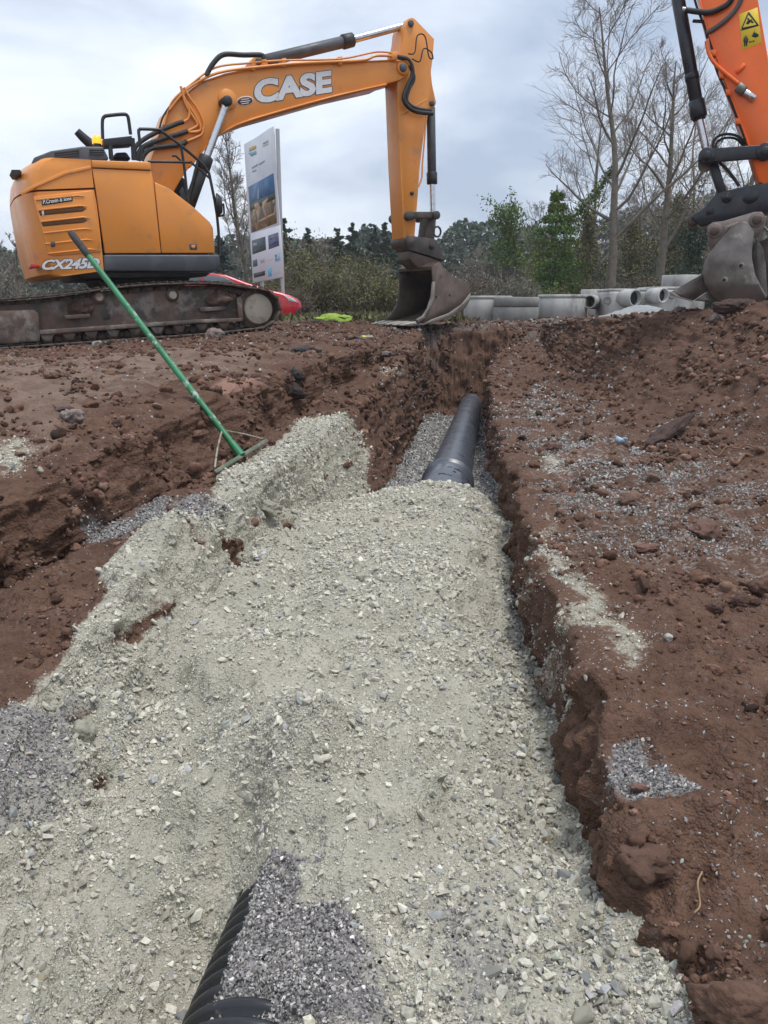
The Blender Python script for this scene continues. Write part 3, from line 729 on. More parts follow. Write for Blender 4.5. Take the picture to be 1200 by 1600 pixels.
E1.prism(MB(), E1.poly([(17,268), (30,268), (33,272), (29,275), (22,275)], .9), .55, 1.05).obj('rear_camera', M_BLK, ex)
MB().tube([E1.P3(148,233,.5), E1.P3(138,222,.5), E1.P3(130,215,.5), E1.P3(120,205,.5)], [.07, .065, .06, .05], 12).obj('exhaust_pipe', M_BLK, ex)
bc = MB(); c0 = E1.P3(152.5,231,.95); bc.frustum(c0, c0 + Vector((0,0,.05)), .05, .05, 14); bc.obj('beacon_base', M_BLK, ex)
bb = MB(); bb.lathe(c0 + Vector((0,0,.045)), (0,0,1), [(0,.06), (.05,.062), (.085,.05), (.105,.028), (.11,.0)], 16); bb.obj('beacon', M_AMB, ex)
E1.tube_px([(160.5,217), (160,190), (163,182.5), (170,180.5), (193,178.5), (199,181), (201,188), (204,210)], 1.0, .022, 8, 4).obj('mirror_hoop', M_BLK, ex)
E1.plate('toolbox', [(161,217), (206,212), (207.5,226), (164,229)], 1.02, .78, M_BLK, ex, .006)
E1.tube_px([(172,227), (174,249)], 1.0, .03, 8, 0).obj('bracket_post', M_BLK, ex); E1.tube_px([(207,216), (209,250)], 1.0, .03, 8, 0).obj('bracket_post', M_BLK, ex)
E1.plate('filter_housing', [(176,248), (181,238), (198,237), (206,249)], .8, .4, M_BLK, ex, .03, 3)
E1.tube_px([(222,250), (216.6,207), (218,203), (221,201.6), (249,203), (255,207), (282,227), (315,255), (325,269), (328,277), (339,336), (343.5,396)], HW - .05, .02, 8, 3).obj('handrail', M_BLK, ex)
E1.tube_px([(231,252.5), (294,253.5), (301,256), (327,278)], HW - .05, .017, 8, 3).obj('handrail', M_BLK, ex)
E1.tube_px([(283,229), (288,262), (294,318)], HW - .05, .018, 8, 2).obj('handrail_post', M_BLK, ex)
E1.tube_px([(269,244), (275,244), (284,253)], HW - .05, .014, 8, 3).obj('hose_stub', M_RUB, ex)
E1.tube_px([(338,338), (349,336), (350,329), (349,318)], HW - .03, .014, 8, 3).obj('mirror_arm', M_BLK, ex)
c1 = E1.P3(341,320,HW + .02); mm = MB(); mm.lathe(c1, E1.h * -.9 + E1.n * -.35, [(-.05,.0), (-.05,.10), (0,.145), (.02,.145), (.02,0)], 18); mm.obj('mirror', M_BLK, ex)
# cab on the far side
E1.prism(MB(), E1.poly([(258,312), (281,276), (288,277), (300,318), (308,350), (311,418), (258,418)], -.42), -1.28, -.42).obj('cab', M_BLK, ex, .03, 3)
E1.prism(MB(), E1.poly([(268,312), (280,292), (286,292), (295,325), (300,360), (268,360)], -.41), -.43, -.405).obj('cab_window', M_GLS, ex, .002)

# boom, arm, rams
ZB = lambda pts: [(220 + x * .4, 20 + y * .4) for x, y in pts]
boom_px = ZB([(20,735), (35,590), (60,510), (78,450), (110,382), (150,340), (200,300), (240,272), (330,242), (400,222), (480,213), (620,203), (980,187), (1020,187), (1045,202), (1052,222), (1042,244), (1015,262), (960,277), (760,322), (600,366), (440,411), (370,437), (315,467), (270,502), (230,547), (190,602), (150,662), (110,735), (60,760)])
bo = E1.plate('boom', boom_px, .29, -.29, M_OR, ex, .012)
E1.plate('boom_flange', ZB([(60,505), (110,376), (150,334), (200,294), (240,266), (330,236), (480,207), (980,182), (980,186), (480,212), (330,242), (240,272), (200,300), (150,340), (110,382), (64,510)]), .315, -.315, M_OR, bo, .003, 1)
E1.plate('boom_flange', ZB([(960,275), (760,320), (600,364), (440,409), (370,435), (315,465), (270,500), (190,600), (195,604), (274,505), (318,471), (373,442), (443,416), (602,371), (762,326), (962,281)]), .315, -.315, M_OR, bo, .003, 1)
cq = E1.poly([(396.5,125), (518,109.5), (518.5,144.5), (397,163.5)], .29)
o1, rv = lettering('lettering', 'CASE', cq, lambda a, z: E1.pt(a, .297, z), M_WHT, bo, .05, 0, 1.0)
lettering('lettering_outline', 'CASE', cq, lambda a, z: E1.pt(a, .294, z), M_DKG, bo, .075, 0, 1.0, ref=rv)
def oval(cx, cy, rx, ry, rot=-.12, n=22): return [(cx + rx*math.cos(t)*math.cos(rot) - ry*math.sin(t)*math.sin(rot), cy + rx*math.cos(t)*math.sin(rot) + ry*math.sin(t)*math.cos(rot)) for t in [2*math.pi*k/n for k in range(n)]]
bd = E1.plate('oval_badge', oval(383,157.6,13.2,7.4), .294, .28, M_WHT, bo, .0005, 1)
E1.plate('badge_face', oval(383,157.6,12,6.4), .2965, .285, mat('badge_brown', (.09, .04, .025), .5), bd, .0005, 1)
for yy, hw2 in ((154.5,6), (157.8,7.5), (161,6)): E1.plate('badge_print', [(383-hw2,yy+.8), (383+hw2,yy-.8), (383+hw2,yy+.4), (383-hw2,yy+2)], .299, .29, M_WHT, bd, .0003, 1)
def pin(px, py, w0, w1, r, name, m, parent, n=16):
    a, z = E1.pix(px, py, w1); return MB().frustum(E1.pt(a, w0, z), E1.pt(a, w1, z), r, r, n).obj(name, m, parent, .006, 1)
def ram(name, p0, p1, p2, w, r0, r1, parent, mB, collar=True, wpix=None):
    A, B_, C = (E1.P3(p[0], p[1], w) for p in (p0, p1, p2)); d = (B_ - A).normalized()
    o = MB().frustum(A, B_, r0, r0, 18).obj(name + '_barrel', mB, parent, .004, 1)
    if collar: MB().frustum(B_ - d * .14, B_ + d * .05, r0 * 1.25, r0 * 1.2, 18).obj('gland', M_BLK, o, .008, 1)
    MB().frustum(B_, C, r1, r1, 16).obj('rod', M_CHR, o); return o
ram('arm_ram', (408,96.5), (547,63), (640,38), 0, .085, .055, ex, M_DKG)
E1.plate('ram_bracket', [(383,105), (399,87), (408,86), (416,92), (420,103)], .12, -.12, M_OR, bo, .01)
pin(405,95,-.16,.16,.05,'ram_pin',M_DKG,bo)
for w in (.42, -.42): ram('boom_ram', (294,326), (321,250), (354.5,160), w, .085, .055, ex, M_BLK)
pin(356,157,-.52,.52,.07,'ram_pin',M_BLK,bo); pin(356,155,.28,.31,.14,'boss',M_OR,bo,20)
MB().tube([E1.P3(309,252,.5), E1.P3(305,268,.5), E1.P3(293,318,.5)], .022, 8).obj('ram_hose', M_RUB, ex)
ZA = lambda pts: [(560 + x * .319, 20 + y * .319) for x, y in pts]
arm_px = ZA([(228,75), (236,45), (248,26), (262,22), (276,28), (372,128), (364,230), (356,290), (362,350), (382,440), (372,466), (347,468), (340,510), (325,570), (300,770), (292,900), (276,1090), (262,1125), (236,1125), (222,1095), (205,760), (190,340), (185,300), (205,200), (222,130)])
ar = E1.plate('arm', arm_px, .21, -.21, M_OR, ex, .010)
E1.plate('arm_seam', ZA([(198,492), (215,492), (335,420), (336,426), (217,499), (198,499)]), .2135, .2, M_OR, ar, .001, 1)
pin(631,105,-.36,.36,.06,'boom_pin',M_DKG,bo); pin(631,105,.28,.325,.11,'boss',M_OR,bo,20)
pin(643,36,-.24,.24,.05,'ram_pin',M_DKG,ar); pin(676,161,-.14,.24,.045,'ram_pin',M_DKG,ar)
ram('bucket_ram', (673,168), (675,283), (676.5,334), 0, .075, .05, ex, M_DKG)
for w in (.255, -.255):
    E1.prism(MB(), E1.poly([(641,331), (683,331), (684,340), (641,342)], w), w - .035, w + .035).obj('linkage', M_HIT, ex, .008)
pin(642,337,-.33,.33,.075,'linkage_pin',M_HIT,ex); pin(683,336,-.33,.33,.07,'linkage_pin',M_HIT,ex)
E1.plate('link_arm', [(668,340), (682,340), (679,376), (664,373)], .13, -.13, M_HIT, ex, .012)
le = MB(); cc = E1.P3(683,362,.0); le.tube([cc + E1.h * (.075*math.cos(t)) + Vector((0,0,.085*math.sin(t))) for t in [2*math.pi*k/14 for k in range(15)]], .018, 8); le.obj('lifting_eye', M_HIT, ex)
qh = E1.plate('quick_hitch', [(634,374), (638,368), (664,371), (681,374), (688,384), (695,405), (694,408), (669,399), (640,391), (635,384)], .24, -.24, M_HIT, ex, .012)
pin(641,377,-.29,.27,.085,'hitch_pin',M_HIT,qh); pin(675,385,-.2,.26,.05,'hitch_pin',M_BLK,qh)
pin(641,377,-.27,.2,.13,'arm_boss',M_BKT,ar)
M_TOO = mat('bright_tooth_steel', (.42, .39, .35), .5, .3, (.30, .26, .22), 8)
# bucket
bk = E1.plate('bucket', [(640,392), (692,409), (677,418), (655,420), (647,413), (640,405)], .21, -.21, M_BKT, ex, .01)
bk_side = [(687,409), (695,421), (710,432), (725,440), (733,448), (735,457.5), (734,466), (726,480), (703,494), (675,503), (651,507), (652,499), (661,494), (669,482), (675,464), (677,440), (675,416)]
BW = .60
for w0, w1 in ((BW - .035, BW), (-BW, -BW + .035)):
    E1.prism(MB(), E1.poly(bk_side, BW), w0, w1).obj('side_plate', M_BKT, bk, .006, 1)
outer = E1.poly(bk_side[:11], BW); inner = []
for k, (a, z) in enumerate(outer):
    p0, p1 = outer[max(k-1, 0)], outer[min(k+1, len(outer)-1)]; dx, dz = p1[0]-p0[0], p1[1]-p0[1]; L_ = math.hypot(dx, dz)
    inner.append((a + dz / L_ * .03, z - dx / L_ * .03))
E1.prism(MB(), outer + inner[::-1], -BW + .036, BW - .036).obj('shell', M_BKT, bk)
top = E1.poly([(687,409), (675,416), (676,421), (690,414)], BW); E1.prism(MB(), top, -BW + .036, BW - .036).obj('top_plate', M_BKT, bk)
E1.plate('wear_strip', [(735,458), (736,466), (728,481), (704,496), (675,505), (660,507), (675,499), (702,489), (722,475)], BW + .012, BW - .02, M_EDGE, bk, .004, 1)
E1.plate('side_cutter', [(652,499), (661,494), (669,482), (675,464), (677,440), (680,440), (679,466), (672,485), (664,497), (654,505)], BW + .010, BW - .045, M_EDGE, bk, .003, 1)
for dx_, dy_ in ((682,463), (703,461)): pin(dx_, dy_, BW - .05, BW + .006, .022, 'bolt_hole', M_BLK, bk, 10)
la, lz = E1.pix(651,507,BW)
E1.prism(MB(), [(la - .05, lz - .005), (la + .12, lz - .012), (la + .12, lz + .02), (la - .05, lz + .02)], -BW, BW).obj('cutting_edge', M_EDGE, bk, .004, 1)
for k in range(5):
    w = -BW + .08 + k * (2*BW - .16) / 4
    E1.prism(MB(), [(la - .27, lz - .02), (la - .02, lz - .03), (la + .10, lz - .02), (la + .10, lz + .04), (la - .02, lz + .05), (la - .27, lz + .0)], w - .062, w + .062).obj('tooth', M_TOO, bk, .006, 1)
# hydraulic lines on boom and arm
HP = lambda pts: [(160 + x / 6, 160 + y / 6) for x, y in pts]
for pts in (HP([(290,520), (310,420), (400,340), (540,265), (700,200), (760,182)]), HP([(320,540), (350,450), (430,390), (560,345), (740,290), (800,270)]), HP([(370,545), (400,480), (470,430), (600,412), (740,395), (790,365)]), HP([(340,545), (380,430), (480,375), (600,330), (690,305)])):
    E1.tube_px([(x, y, .36) for x, y in pts], .36, .032, 8, 5).obj('hydraulic_hose', M_RUB, ex)
for pts in (HP([(760,182), (805,150), (812,60), (760,-60), (735,-150)]), HP([(800,270), (880,225), (885,190), (815,80), (770,-10), (745,-130)]), HP([(790,365), (920,310), (945,260), (950,190), (890,60), (820,-40), (765,-140)]), HP([(690,305), (780,280), (905,270), (915,210), (850,90), (790,0)])):
    E1.tube_px([(x, y, .335) for x, y in pts], .335, .019, 8, 4).obj('hydraulic_pipe', M_OR, bo)
for pts, r, m in ((ZB([(90,440), (120,350), (190,285), (290,215), (420,197), (560,186), (780,180), (920,153), (1000,160)]), .014, M_OR), (ZB([(110,380), (180,300), (300,235), (480,210), (640,196), (860,186), (920,168), (1000,172), (1040,190), (1060,230), (1040,290), (1030,345), (1070,383), (1135,390)]), .02, M_OR),
                  (ZB([(255,245), (285,195), (325,163), (400,165), (470,165), (480,180)]), .035, M_RUB), (ZB([(1000,172), (1045,185), (1062,235), (1040,290), (1027,340), (1065,382), (1140,394)]), .036, M_RUB), (ZB([(1050,205), (1068,255), (1048,300), (1040,345), (1075,372), (1135,382)]), .026, M_RUB),
                  (ZB([(1045,160), (1070,155), (1080,90), (1110,92), (1125,170), (1140,180)]), .011, M_RUB), (ZB([(1060,180), (1090,190), (1105,140), (1135,155), (1142,180)]), .011, M_RUB), (ZB([(1115,400), (1108,500), (1100,590), (1098,640), (1085,680)]), .014, M_OR),
                  (ZB([(70,470), (90,400), (160,310), (230,260)]), .014, M_RUB)):
    E1.tube_px([(x, y, .33) for x, y in pts], .33, r, 8, 5).obj('hydraulic_hose' if m is M_RUB else 'hydraulic_pipe', m, bo)
for x, y in ((560,186), (780,179), (440,200)):
    E1.plate('pipe_clamp', ZB([(x-8, y-8), (x+8, y-10), (x+8, y+24), (x-8, y+24)]), .34, .2, M_OR, bo, .004, 1)
E1.plate('hose_bracket', ZB([(980,152), (1005,150), (1005,182), (980,185)]), .35, .2, M_OR, bo, .004, 1)
pin(644.5,302,.2,.235,.035,'grease_fitting',M_BLK,ar,10)

# undercarriage
TW0, TW1 = .92, 1.50
loop = [(395,447), (340,440), (270,440), (200,444), (100,456), (0,464), (-60,468), (-92,478), (-108,500), (-104,530), (-84,551), (-50,554), (0,548), (100,541), (200,534), (310,526), (390,518), (414,514), (432,502), (440,484), (436,466), (420,452)]
lp = [E1.pix(x, y, TW1) for x, y in loop]; lc = on_curve([Vector((a, z, 0)) for a, z in lp + [lp[0]]], 10)
cum = [0]
for p, q in zip(lc, lc[1:]): cum.append(cum[-1] + (q - p).length)
NS = int(round(cum[-1] / .175)); pitch = cum[-1] / NS
def on_loop(s_):
    s_ %= cum[-1]; k = int(np.searchsorted(cum, s_, side='right') - 1); k = min(k, len(lc) - 2); t = (s_ - cum[k]) / (cum[k+1] - cum[k] + 1e-9); return lc[k].lerp(lc[k+1], t)
sh = MB(); sh.box((0, 0, -.012), (pitch * .95, TW1 - TW0, .024)); sh.box((-pitch*.3, 0, .012), (.02, TW1 - TW0, .028)); sh.box((pitch*.25, 0, .009), (.018, TW1 - TW0, .02))
shoe_me = sh.mesh('track_shoe', bevel=.004, seg=1); shoe_me.materials.append(M_TRK)
lk = MB(); lk.box((0, 0, -.075), (pitch * .82, .05, .075)); lk.frustum((pitch*.35, -.045, -.085), (pitch*.35, .045, -.085), .036, .036, 8); link_me = lk.mesh('track_link', bevel=.006, seg=1); link_me.materials.append(M_TRK)
def make_track(w_mid, full):
    tr = empty('crawler_track', (0, 0, 0)); tr.parent = ex
    shift = w_mid - (TW0 + TW1) / 2
    for k in range(NS):
        p = on_loop(k * pitch); q0, q1 = on_loop(k * pitch - .05), on_loop(k * pitch + .05); d = (q1 - q0).normalized()
        tv = E1.h * d.x + Vector((0, 0, d.y)); ov = tv.cross(E1.n)
        M = Matrix((tv, E1.n, ov)).transposed().to_4x4(); M.translation = E1.pt(p.x, w_mid, p.y) - ex.location + ov * -.015
        o = link('track_shoe', shoe_me, tr); o.matrix_local = M
        for sgn in ((1, -1) if full else (1,)):
            M2 = M.copy(); M2.translation = M.translation + E1.n * (sgn * .09) ; l2 = link('track_link', link_me, tr); l2.matrix_local = M2
    return tr
trk = make_track((TW0 + TW1) / 2, True); make_track(-(TW0 + TW1) / 2, False)
for side in (1, -1):
    def q(pts, w, w0, nm, m, bev=.01, par=ex):
        az = E1.poly(pts, w)
        return E1.prism(MB(), az, w0 if side > 0 else -w0, w if side > 0 else -w).obj(nm, m, par, bev)
    tf = q([(-66,482), (60,474), (150,464), (240,455), (330,452), (366,460), (377,470), (379,501), (312,504), (62,522), (-66,530)], 1.36, 1.02, 'track_frame', M_TRF)
    if side > 0:
        q([(62,516), (312,499), (379,497), (379,502), (312,505), (62,523)], 1.46, 1.3, 'frame_rail', M_TRF, .006, tf)
        q([(-70,487), (54,484), (61,491), (63,534), (10,538), (-70,535)], 1.47, 1.2, 'idler_guard', M_TRF, .02, tf)
        q([(370,466), (376,463), (379,470), (380,500), (374,502)], 1.45, 1.3, 'frame_end', M_TRF, .004, tf)
        q([(161,491), (172,490.5), (172,499.5), (162,500.5)], 1.364, 1.3, 'jacking_hole', M_BLK, .002, tf)
        q([(100,493), (141,490), (141,496), (102,499)], 1.46, 1.3, 'step', M_TRF, .004, tf); q([(312,481), (352,478), (352,484), (314,487)], 1.46, 1.3, 'step', M_TRF, .004, tf)
        for (mx_, my_, rx_) in ((121,481,.19), (336,467,.22)):
            m2 = MB(); cc = E1.P3(mx_, my_ + 1, 1.36); m2.blob(cc, (rx_, .11, .12), int(mx_), .45, 3); m2.blob(cc + E1.h*.12 + Vector((0,0,-.03)), (.11,.09,.08), 5, .5, 2); m2.obj('caked_mud', M_MUD, tf)
        for (rx, ry) in ((270,461), (155,464)):
            a, z = E1.pix(rx, ry, 1.40); MB().frustum(E1.pt(a, 1.1, z), E1.pt(a, 1.40, z), .085, .085, 16).obj('carrier_roller', M_TRK, tf, .01, 1); MB().frustum(E1.pt(a, 1.39, z), E1.pt(a, 1.415, z), .05, .05, 14).obj('roller_cap', M_CREAM, tf)
        for k in range(9):
            rx = 74 + k * 34.5; ry = 530 - k * 2.45
            a, z = E1.pix(rx, ry, 1.42); rl = MB().frustum(E1.pt(a, 1.05, z), E1.pt(a, 1.38, z), .075, .075, 14).obj('track_roller', M_TRK, tf, .008, 1)
            E1.prism(MB(), [(a-.09, z+.06), (a+.09, z+.06), (a+.035, z-.03), (a-.035, z-.03)], 1.36, 1.43).obj('roller_bracket', M_TRF, rl, .006, 1)
    a, z = E1.pix(405,483,1.42); s1 = 1 if side > 0 else -1
    mb = MB(); prof = []; NT = 21
    ring = []
    for k in range(NT * 4):
        t = 2*math.pi*k/(NT*4); r = (.335, .335, .285, .285)[k % 4]; ring.append((a + r*math.cos(t), z + r*math.sin(t)))
    spk_ = E1.prism(mb, ring, s1 * 1.17, s1 * 1.25).obj('sprocket', M_TRK, ex)
    MB().frustum(E1.pt(a, s1*1.1, z), E1.pt(a, s1*1.36, z), .30, .30, 28).obj('sprocket_hub', M_TRK, spk_, .01, 1)
    MB().frustum(E1.pt(a, s1*1.35, z), E1.pt(a, s1*1.40, z), .215, .205, 28).obj('hub_cover', M_CREAM, spk_, .008, 1)
    for k in range(16):
        t = 2*math.pi*k/16; MB().frustum(E1.pt(a + .25*math.cos(t), s1*1.355, z + .25*math.sin(t)), E1.pt(a + .25*math.cos(t), s1*1.375, z + .25*math.sin(t)), .014, .014, 6).obj('hub_bolt', M_TRK, spk_)
    a, z = E1.pix(-70,512,1.42); MB().frustum(E1.pt(a, s1*1.1, z), E1.pt(a, s1*1.34, z), .27, .27, 26).obj('idler_wheel', M_TRK, ex, .02, 2)
E1.prism(MB(), E1.poly([(90,470), (330,452), (330,480), (90,495)], .9), -1.0, 1.0).obj('car_body', M_TRF, ex, .02).name = 'undercarriage_body'

# ------------------------------------------------------------------ second machine: arm, hitch and bucket reaching in from the right
E2 = Frame((4.1, 8.6, 0), R(-21))
M_HO = mat('machine_red_orange_paint', (.90, .15, .010), .32, 0, (.80, .14, .016), 2, .5, .75, bump=.0005, bscale=90, coat=.2, col3=(.35, .10, .03), s3=11, lo3=.7, hi3=.84)
M_BLU = mat('blue_black_paint', (.018, .020, .027), .35, 0, (.05, .047, .045), 5, .5, .75, bump=.0008, bscale=70)
M_GBK = mat('polished_bucket_steel', (.20, .178, .16), .36, .55, (.105, .085, .075), 3.2, .42, .62, bump=.0015, bscale=30, col3=(.30, .275, .25), s3=4, lo3=.60, hi3=.72)
M_YEL = mat('warning_yellow', (.80, .58, .03), .5)
Z4 = lambda pts: [(980 + x * .3125, y * .3125) for x, y in pts]
e2 = empty('excavator', E2.pt(0, 0, .4), 'bright red orange excavator arm with black hitch and steel grading bucket', 'excavator')
am = E2.plate('arm', Z4([(300,-240), (640,-240), (655,0), (700,260), (735,480), (770,700), (795,850), (800,905), (770,935), (700,930), (665,912), (600,700), (520,480), (440,260), (400,140), (365,0)]), .17, -.17, M_HO, e2, .010)
E2.plate('arm_back_flange', Z4([(360,0), (396,140), (436,260), (516,480), (596,700), (660,912), (668,912), (604,700), (524,480), (444,260), (404,140), (368,0)]), .185, -.185, M_HO, am, .003, 1)
def ram2(name, p0, p1, p2, w, r0, r1, parent):
    A, B_, C = (E2.P3(p[0], p[1], w) for p in (p0, p1, p2)); d = (B_ - A).normalized()
    o = MB().frustum(A, B_, r0, r0, 20).obj(name + '_barrel', M_BLU, parent, .004, 1)
    MB().frustum(B_ - d*.20, B_ - d*.02, r0*1.28, r0*1.28, 20).obj('gland', M_BLU, o, .01, 1); MB().frustum(B_, C, r1, r1, 18).obj('rod', M_CHR, o)
    MB().frustum(A + d * 1.05, A + d * 1.12, r0*1.1, r0*1.1, 20).obj('band', M_BLU, o, .004, 1); return o
z4 = lambda x, y: Z4([(x, y)])[0]
ram2('bucket_ram', z4(225,-170), z4(362,600), z4(398,760), 0, .065, .042, e2)
def pin2(x, y, w0, w1, r, name, m, parent, n=18):
    a, z = E2.pix(*z4(x, y), w1); return MB().frustum(E2.pt(a, w0, z), E2.pt(a, w1, z), r, r, n).obj(name, m, parent, .006, 1)
for w in (.22, -.22):
    E2.prism(MB(), E2.poly(Z4([(400,745), (690,725), (700,780), (640,795), (430,812), (400,805)]), w), w - .03, w + .03).obj('linkage', M_BLU, e2, .008)
for x, y in ((398,778), (690,755)):
    pin2(x, y, -.28, .27, .082, 'linkage_boss', M_BLU, e2); pin2(x, y, -.29, .285, .045, 'linkage_pin', M_BLK, e2)
E2.plate('link_arm', Z4([(405,815), (450,800), (500,960), (455,965)]), .11, -.11, M_BLU, e2, .01)
h2 = E2.plate('quick_hitch', Z4([(318,1090), (330,1070), (375,1048), (400,1020), (440,972), (470,958), (560,938), (704,912), (830,885), (860,960), (830,1050), (704,1062), (660,1066), (420,1118), (372,1132), (345,1110)]), .20, -.20, M_BLU, e2, .012)
pin2(498,985,-.24,.235,.05,'hitch_pin',M_BLU,h2); pin2(498,985,-.24,.25,.025,'pin_core',M_BLK,h2,10)
E2.plate('maker_oval', [z4(617 + 42*math.cos(t) + 8*math.sin(t), 985 + 30*math.sin(t) - 14*math.cos(t)) for t in [2*math.pi*k/24 for k in range(24)]], .208, .19, M_BLU, h2, .003, 1)
E2.plate('maker_oval_face', [z4(617 + 33*math.cos(t) + 6*math.sin(t), 985 + 21*math.sin(t) - 11*math.cos(t)) for t in [2*math.pi*k/24 for k in range(24)]], .213, .2, M_BLK, h2, .002, 1)
E2.plate('hitch_pocket', Z4([(392,1045), (430,1030), (436,1068), (396,1078)]), .206, .19, M_BLK, h2, .003, 1)
pin2(328,1100,-.16,.16,.055,'hook_pin',M_BKT,h2)
E2.tube_px([(*z4(430,750), .1), (*z4(435,700), .1), (*z4(480,672), .1), (*z4(550,680), .1), (*z4(600,730), .1)], .1, .014, 8, 5).obj('hydraulic_hose', M_RUB, e2)
E2.tube_px([(*z4(440,750), .05), (*z4(450,710), .05), (*z4(490,690), .05), (*z4(545,695), .05), (*z4(590,740), .05)], .05, .012, 8, 5).obj('hydraulic_hose', M_RUB, e2)
E2.tube_px([(*z4(460,810), .12), (*z4(510,860), .12), (*z4(560,930), .12)], .1, .016, 8, 3).obj('hydraulic_hose', M_RUB, e2)
E2.tube_px([(*z4(290,50), .2), (*z4(400,62), .2), (*z4(470,40), .2), (*z4(520,0), .2), (*z4(550,-80), .2)], .2, .026, 10, 5).obj('hydraulic_hose', M_RUB, am)
E2.tube_px([(*z4(395,165), .19), (*z4(440,140), .19), (*z4(510,85), .19), (*z4(560,20), .19), (*z4(590,-60), .19)], .19, .022, 10, 5).obj('hydraulic_hose', mat('grey_hose', (.09, .088, .085), .6), am)
E2.tube_px([(*z4(275,45), .14), (*z4(310,50), .14), (*z4(370,60), .16)], .15, .022, 8, 3).obj('hose_fitting', M_CHR, am)
E2.tube_px([(*z4(330,-30), .12), (*z4(350,40), .12), (*z4(385,130), .14), (*z4(400,190), .16)], .12, .012, 8, 4).obj('hydraulic_hose', M_RUB, am)
E2.tube_px([(*z4(330,105), .1), (*z4(380,108), .14)], .1, .016, 8, 0).obj('hose_fitting', M_RUB, am)
E2.tube_px([(*z4(396,205), .18), (*z4(410,270), .18), (*z4(450,330), .19), (*z4(555,418), .2)], .18, .020, 8, 5).obj('hydraulic_pipe', M_HO, am)
E2.tube_px([(*z4(410,160), .16), (*z4(440,330), .16), (*z4(500,470), .16), (*z4(545,580), .16), (*z4(590,700), .16)], .16, .012, 8, 4).obj('hydraulic_hose', M_RUB, am)
for x, y in ((432,262), (470,375), (505,460), (553,605)): E2.plate('pipe_clamp', Z4([(x-14,y-14), (x+12,y-14), (x+16,y+16), (x-8,y+16)]), .19, .1, M_HO, am, .003, 1)
A_, B_ = E2.P3(*z4(550,432), .215), E2.P3(*z4(638,495), .215)
vb = MB(); vb.frustum(A_, A_.lerp(B_, .4), .05, .05, 12); vb.obj('valve', mat('cast_grey', (.24, .22, .19), .55, .4, (.14, .12, .1), 12), am, .006, 1)
MB().frustum(A_.lerp(B_, .38), B_, .032, .034, 12).obj('valve_coupling', M_CHR, am, .004, 1)
E2.plate('bracket', Z4([(540,352), (582,312), (596,326), (552,370)]), .20, .16, M_HO, am, .006, 1)
wsg = E2.plate('warning_sticker', Z4([(558,72), (652,36), (672,214), (575,250)]), .1725, .16, M_YEL, am, .0005, 1)
def stick(pts, name='pictogram', m=M_BLK, w=.1745): return E2.plate(name, Z4(pts), w, .165, m, wsg, .0002, 1)
stick([(570,142), (604,60), (610,60), (656,122), (652,128), (607,72), (577,138), (650,122), (656,124), (652,130), (574,148)])
stick([(594,118), (604,100), (598,92), (606,88), (614,98), (622,94), (626,104), (634,112), (626,116), (616,110), (606,122)])
stick([(566,150), (660,124), (661,128), (567,154)])
stick([(582,190), (590,182), (600,184), (606,196), (604,212), (601,212), (600,230), (594,232), (592,214), (589,232), (584,232), (584,212), (580,210)])
stick([(590,178), (597,177), (596,184), (590,184)])
stick([(622,182), (634,158), (640,140), (636,160), (658,172), (656,182), (640,188)])
stick([(608,210), (614,204), (614,208), (630,204), (630,200), (638,204), (632,212), (632,208), (616,212), (616,216)])
M_EAR = mat('grey_brown_ear_steel', (.20, .165, .15), .6, .2, (.14, .105, .09), 6, .42, .66, bump=.0015, bscale=40)
# its bucket
side2 = [(1153,348), (1163,346), (1169,348), (1179,362), (1175,384), (1175,404), (1180,429), (1189,447), (1199,463), (1196,469), (1172,473), (1121,470), (1109,458), (1101,443), (1098,425), (1101,409), (1109,394), (1128,371), (1143,354)]
BW2 = .46
bu = E2.prism(MB(), E2.poly(side2, BW2), BW2 - .03, BW2).obj('bucket', M_GBK, e2, .006, 1)
E2.prism(MB(), E2.poly(side2, BW2), -BW2, -BW2 + .03).obj('side_plate', M_GBK, bu, .006, 1)
E2.plate('ear_plate', [(1105,367), (1105,353), (1114,347), (1129,345.6), (1179,331), (1191,331), (1197,341), (1193,357), (1184,370), (1169,374), (1140,382), (1120,398), (1108,390)], BW2 - .032, BW2 - .07, M_EAR, bu, .006, 1)
for x, y in ((438.4,1153.6), (649.6,1097.6)): pin2(x, y, -BW2, BW2 + .0, .045, 'bucket_pin', M_BKT, bu); pin2(x, y, .3, BW2 - .02, .075, 'pin_boss', M_EAR, bu)
E2.plate('stiffener', Z4([(486,1130), (556,1108), (560,1122), (505,1142), (500,1160), (488,1158)]), BW2 - .02, BW2 - .05, M_EDGE, bu, .003, 1)
for x, y in ((568,1326), (484,1398)): pin2(x, y, BW2 - .02, BW2 + .004, .024, 'bolt_hole', M_BLK, bu, 12); pin2(x+3, y+3, BW2 - .02, BW2 + .0025, .036, 'worn_rim', M_EDGE, bu, 12)
shl = [(1143,354), (1128,371), (1109,394), (1101,409), (1098,425), (1101,443), (1109,458), (1121,470), (1172,473), (1196,469)]
o2 = E2.poly(shl, BW2); i2 = []
for k, (a, z) in enumerate(o2):
    p0, p1 = o2[max(k-1, 0)], o2[min(k+1, len(o2)-1)]; dx, dz = p1[0]-p0[0], p1[1]-p0[1]; L_ = math.hypot(dx, dz); i2.append((a - dz/L_*.022, z + dx/L_*.022))
E2.prism(MB(), o2 + i2[::-1], -BW2 + .031, BW2 - .031).obj('shell', M_GBK, bu)
E2.plate('lip_blade', Z4([(215,1462), (232,1452), (390,1362), (398,1400), (412,1450), (330,1502), (262,1484)]), .30, .27, M_GBK, bu, .004, 1)
E2.plate('lip_blade', Z4([(334,1502), (414,1452), (440,1490), (456,1506), (400,1510)]), .30, .27, M_GBK, bu, .004, 1)
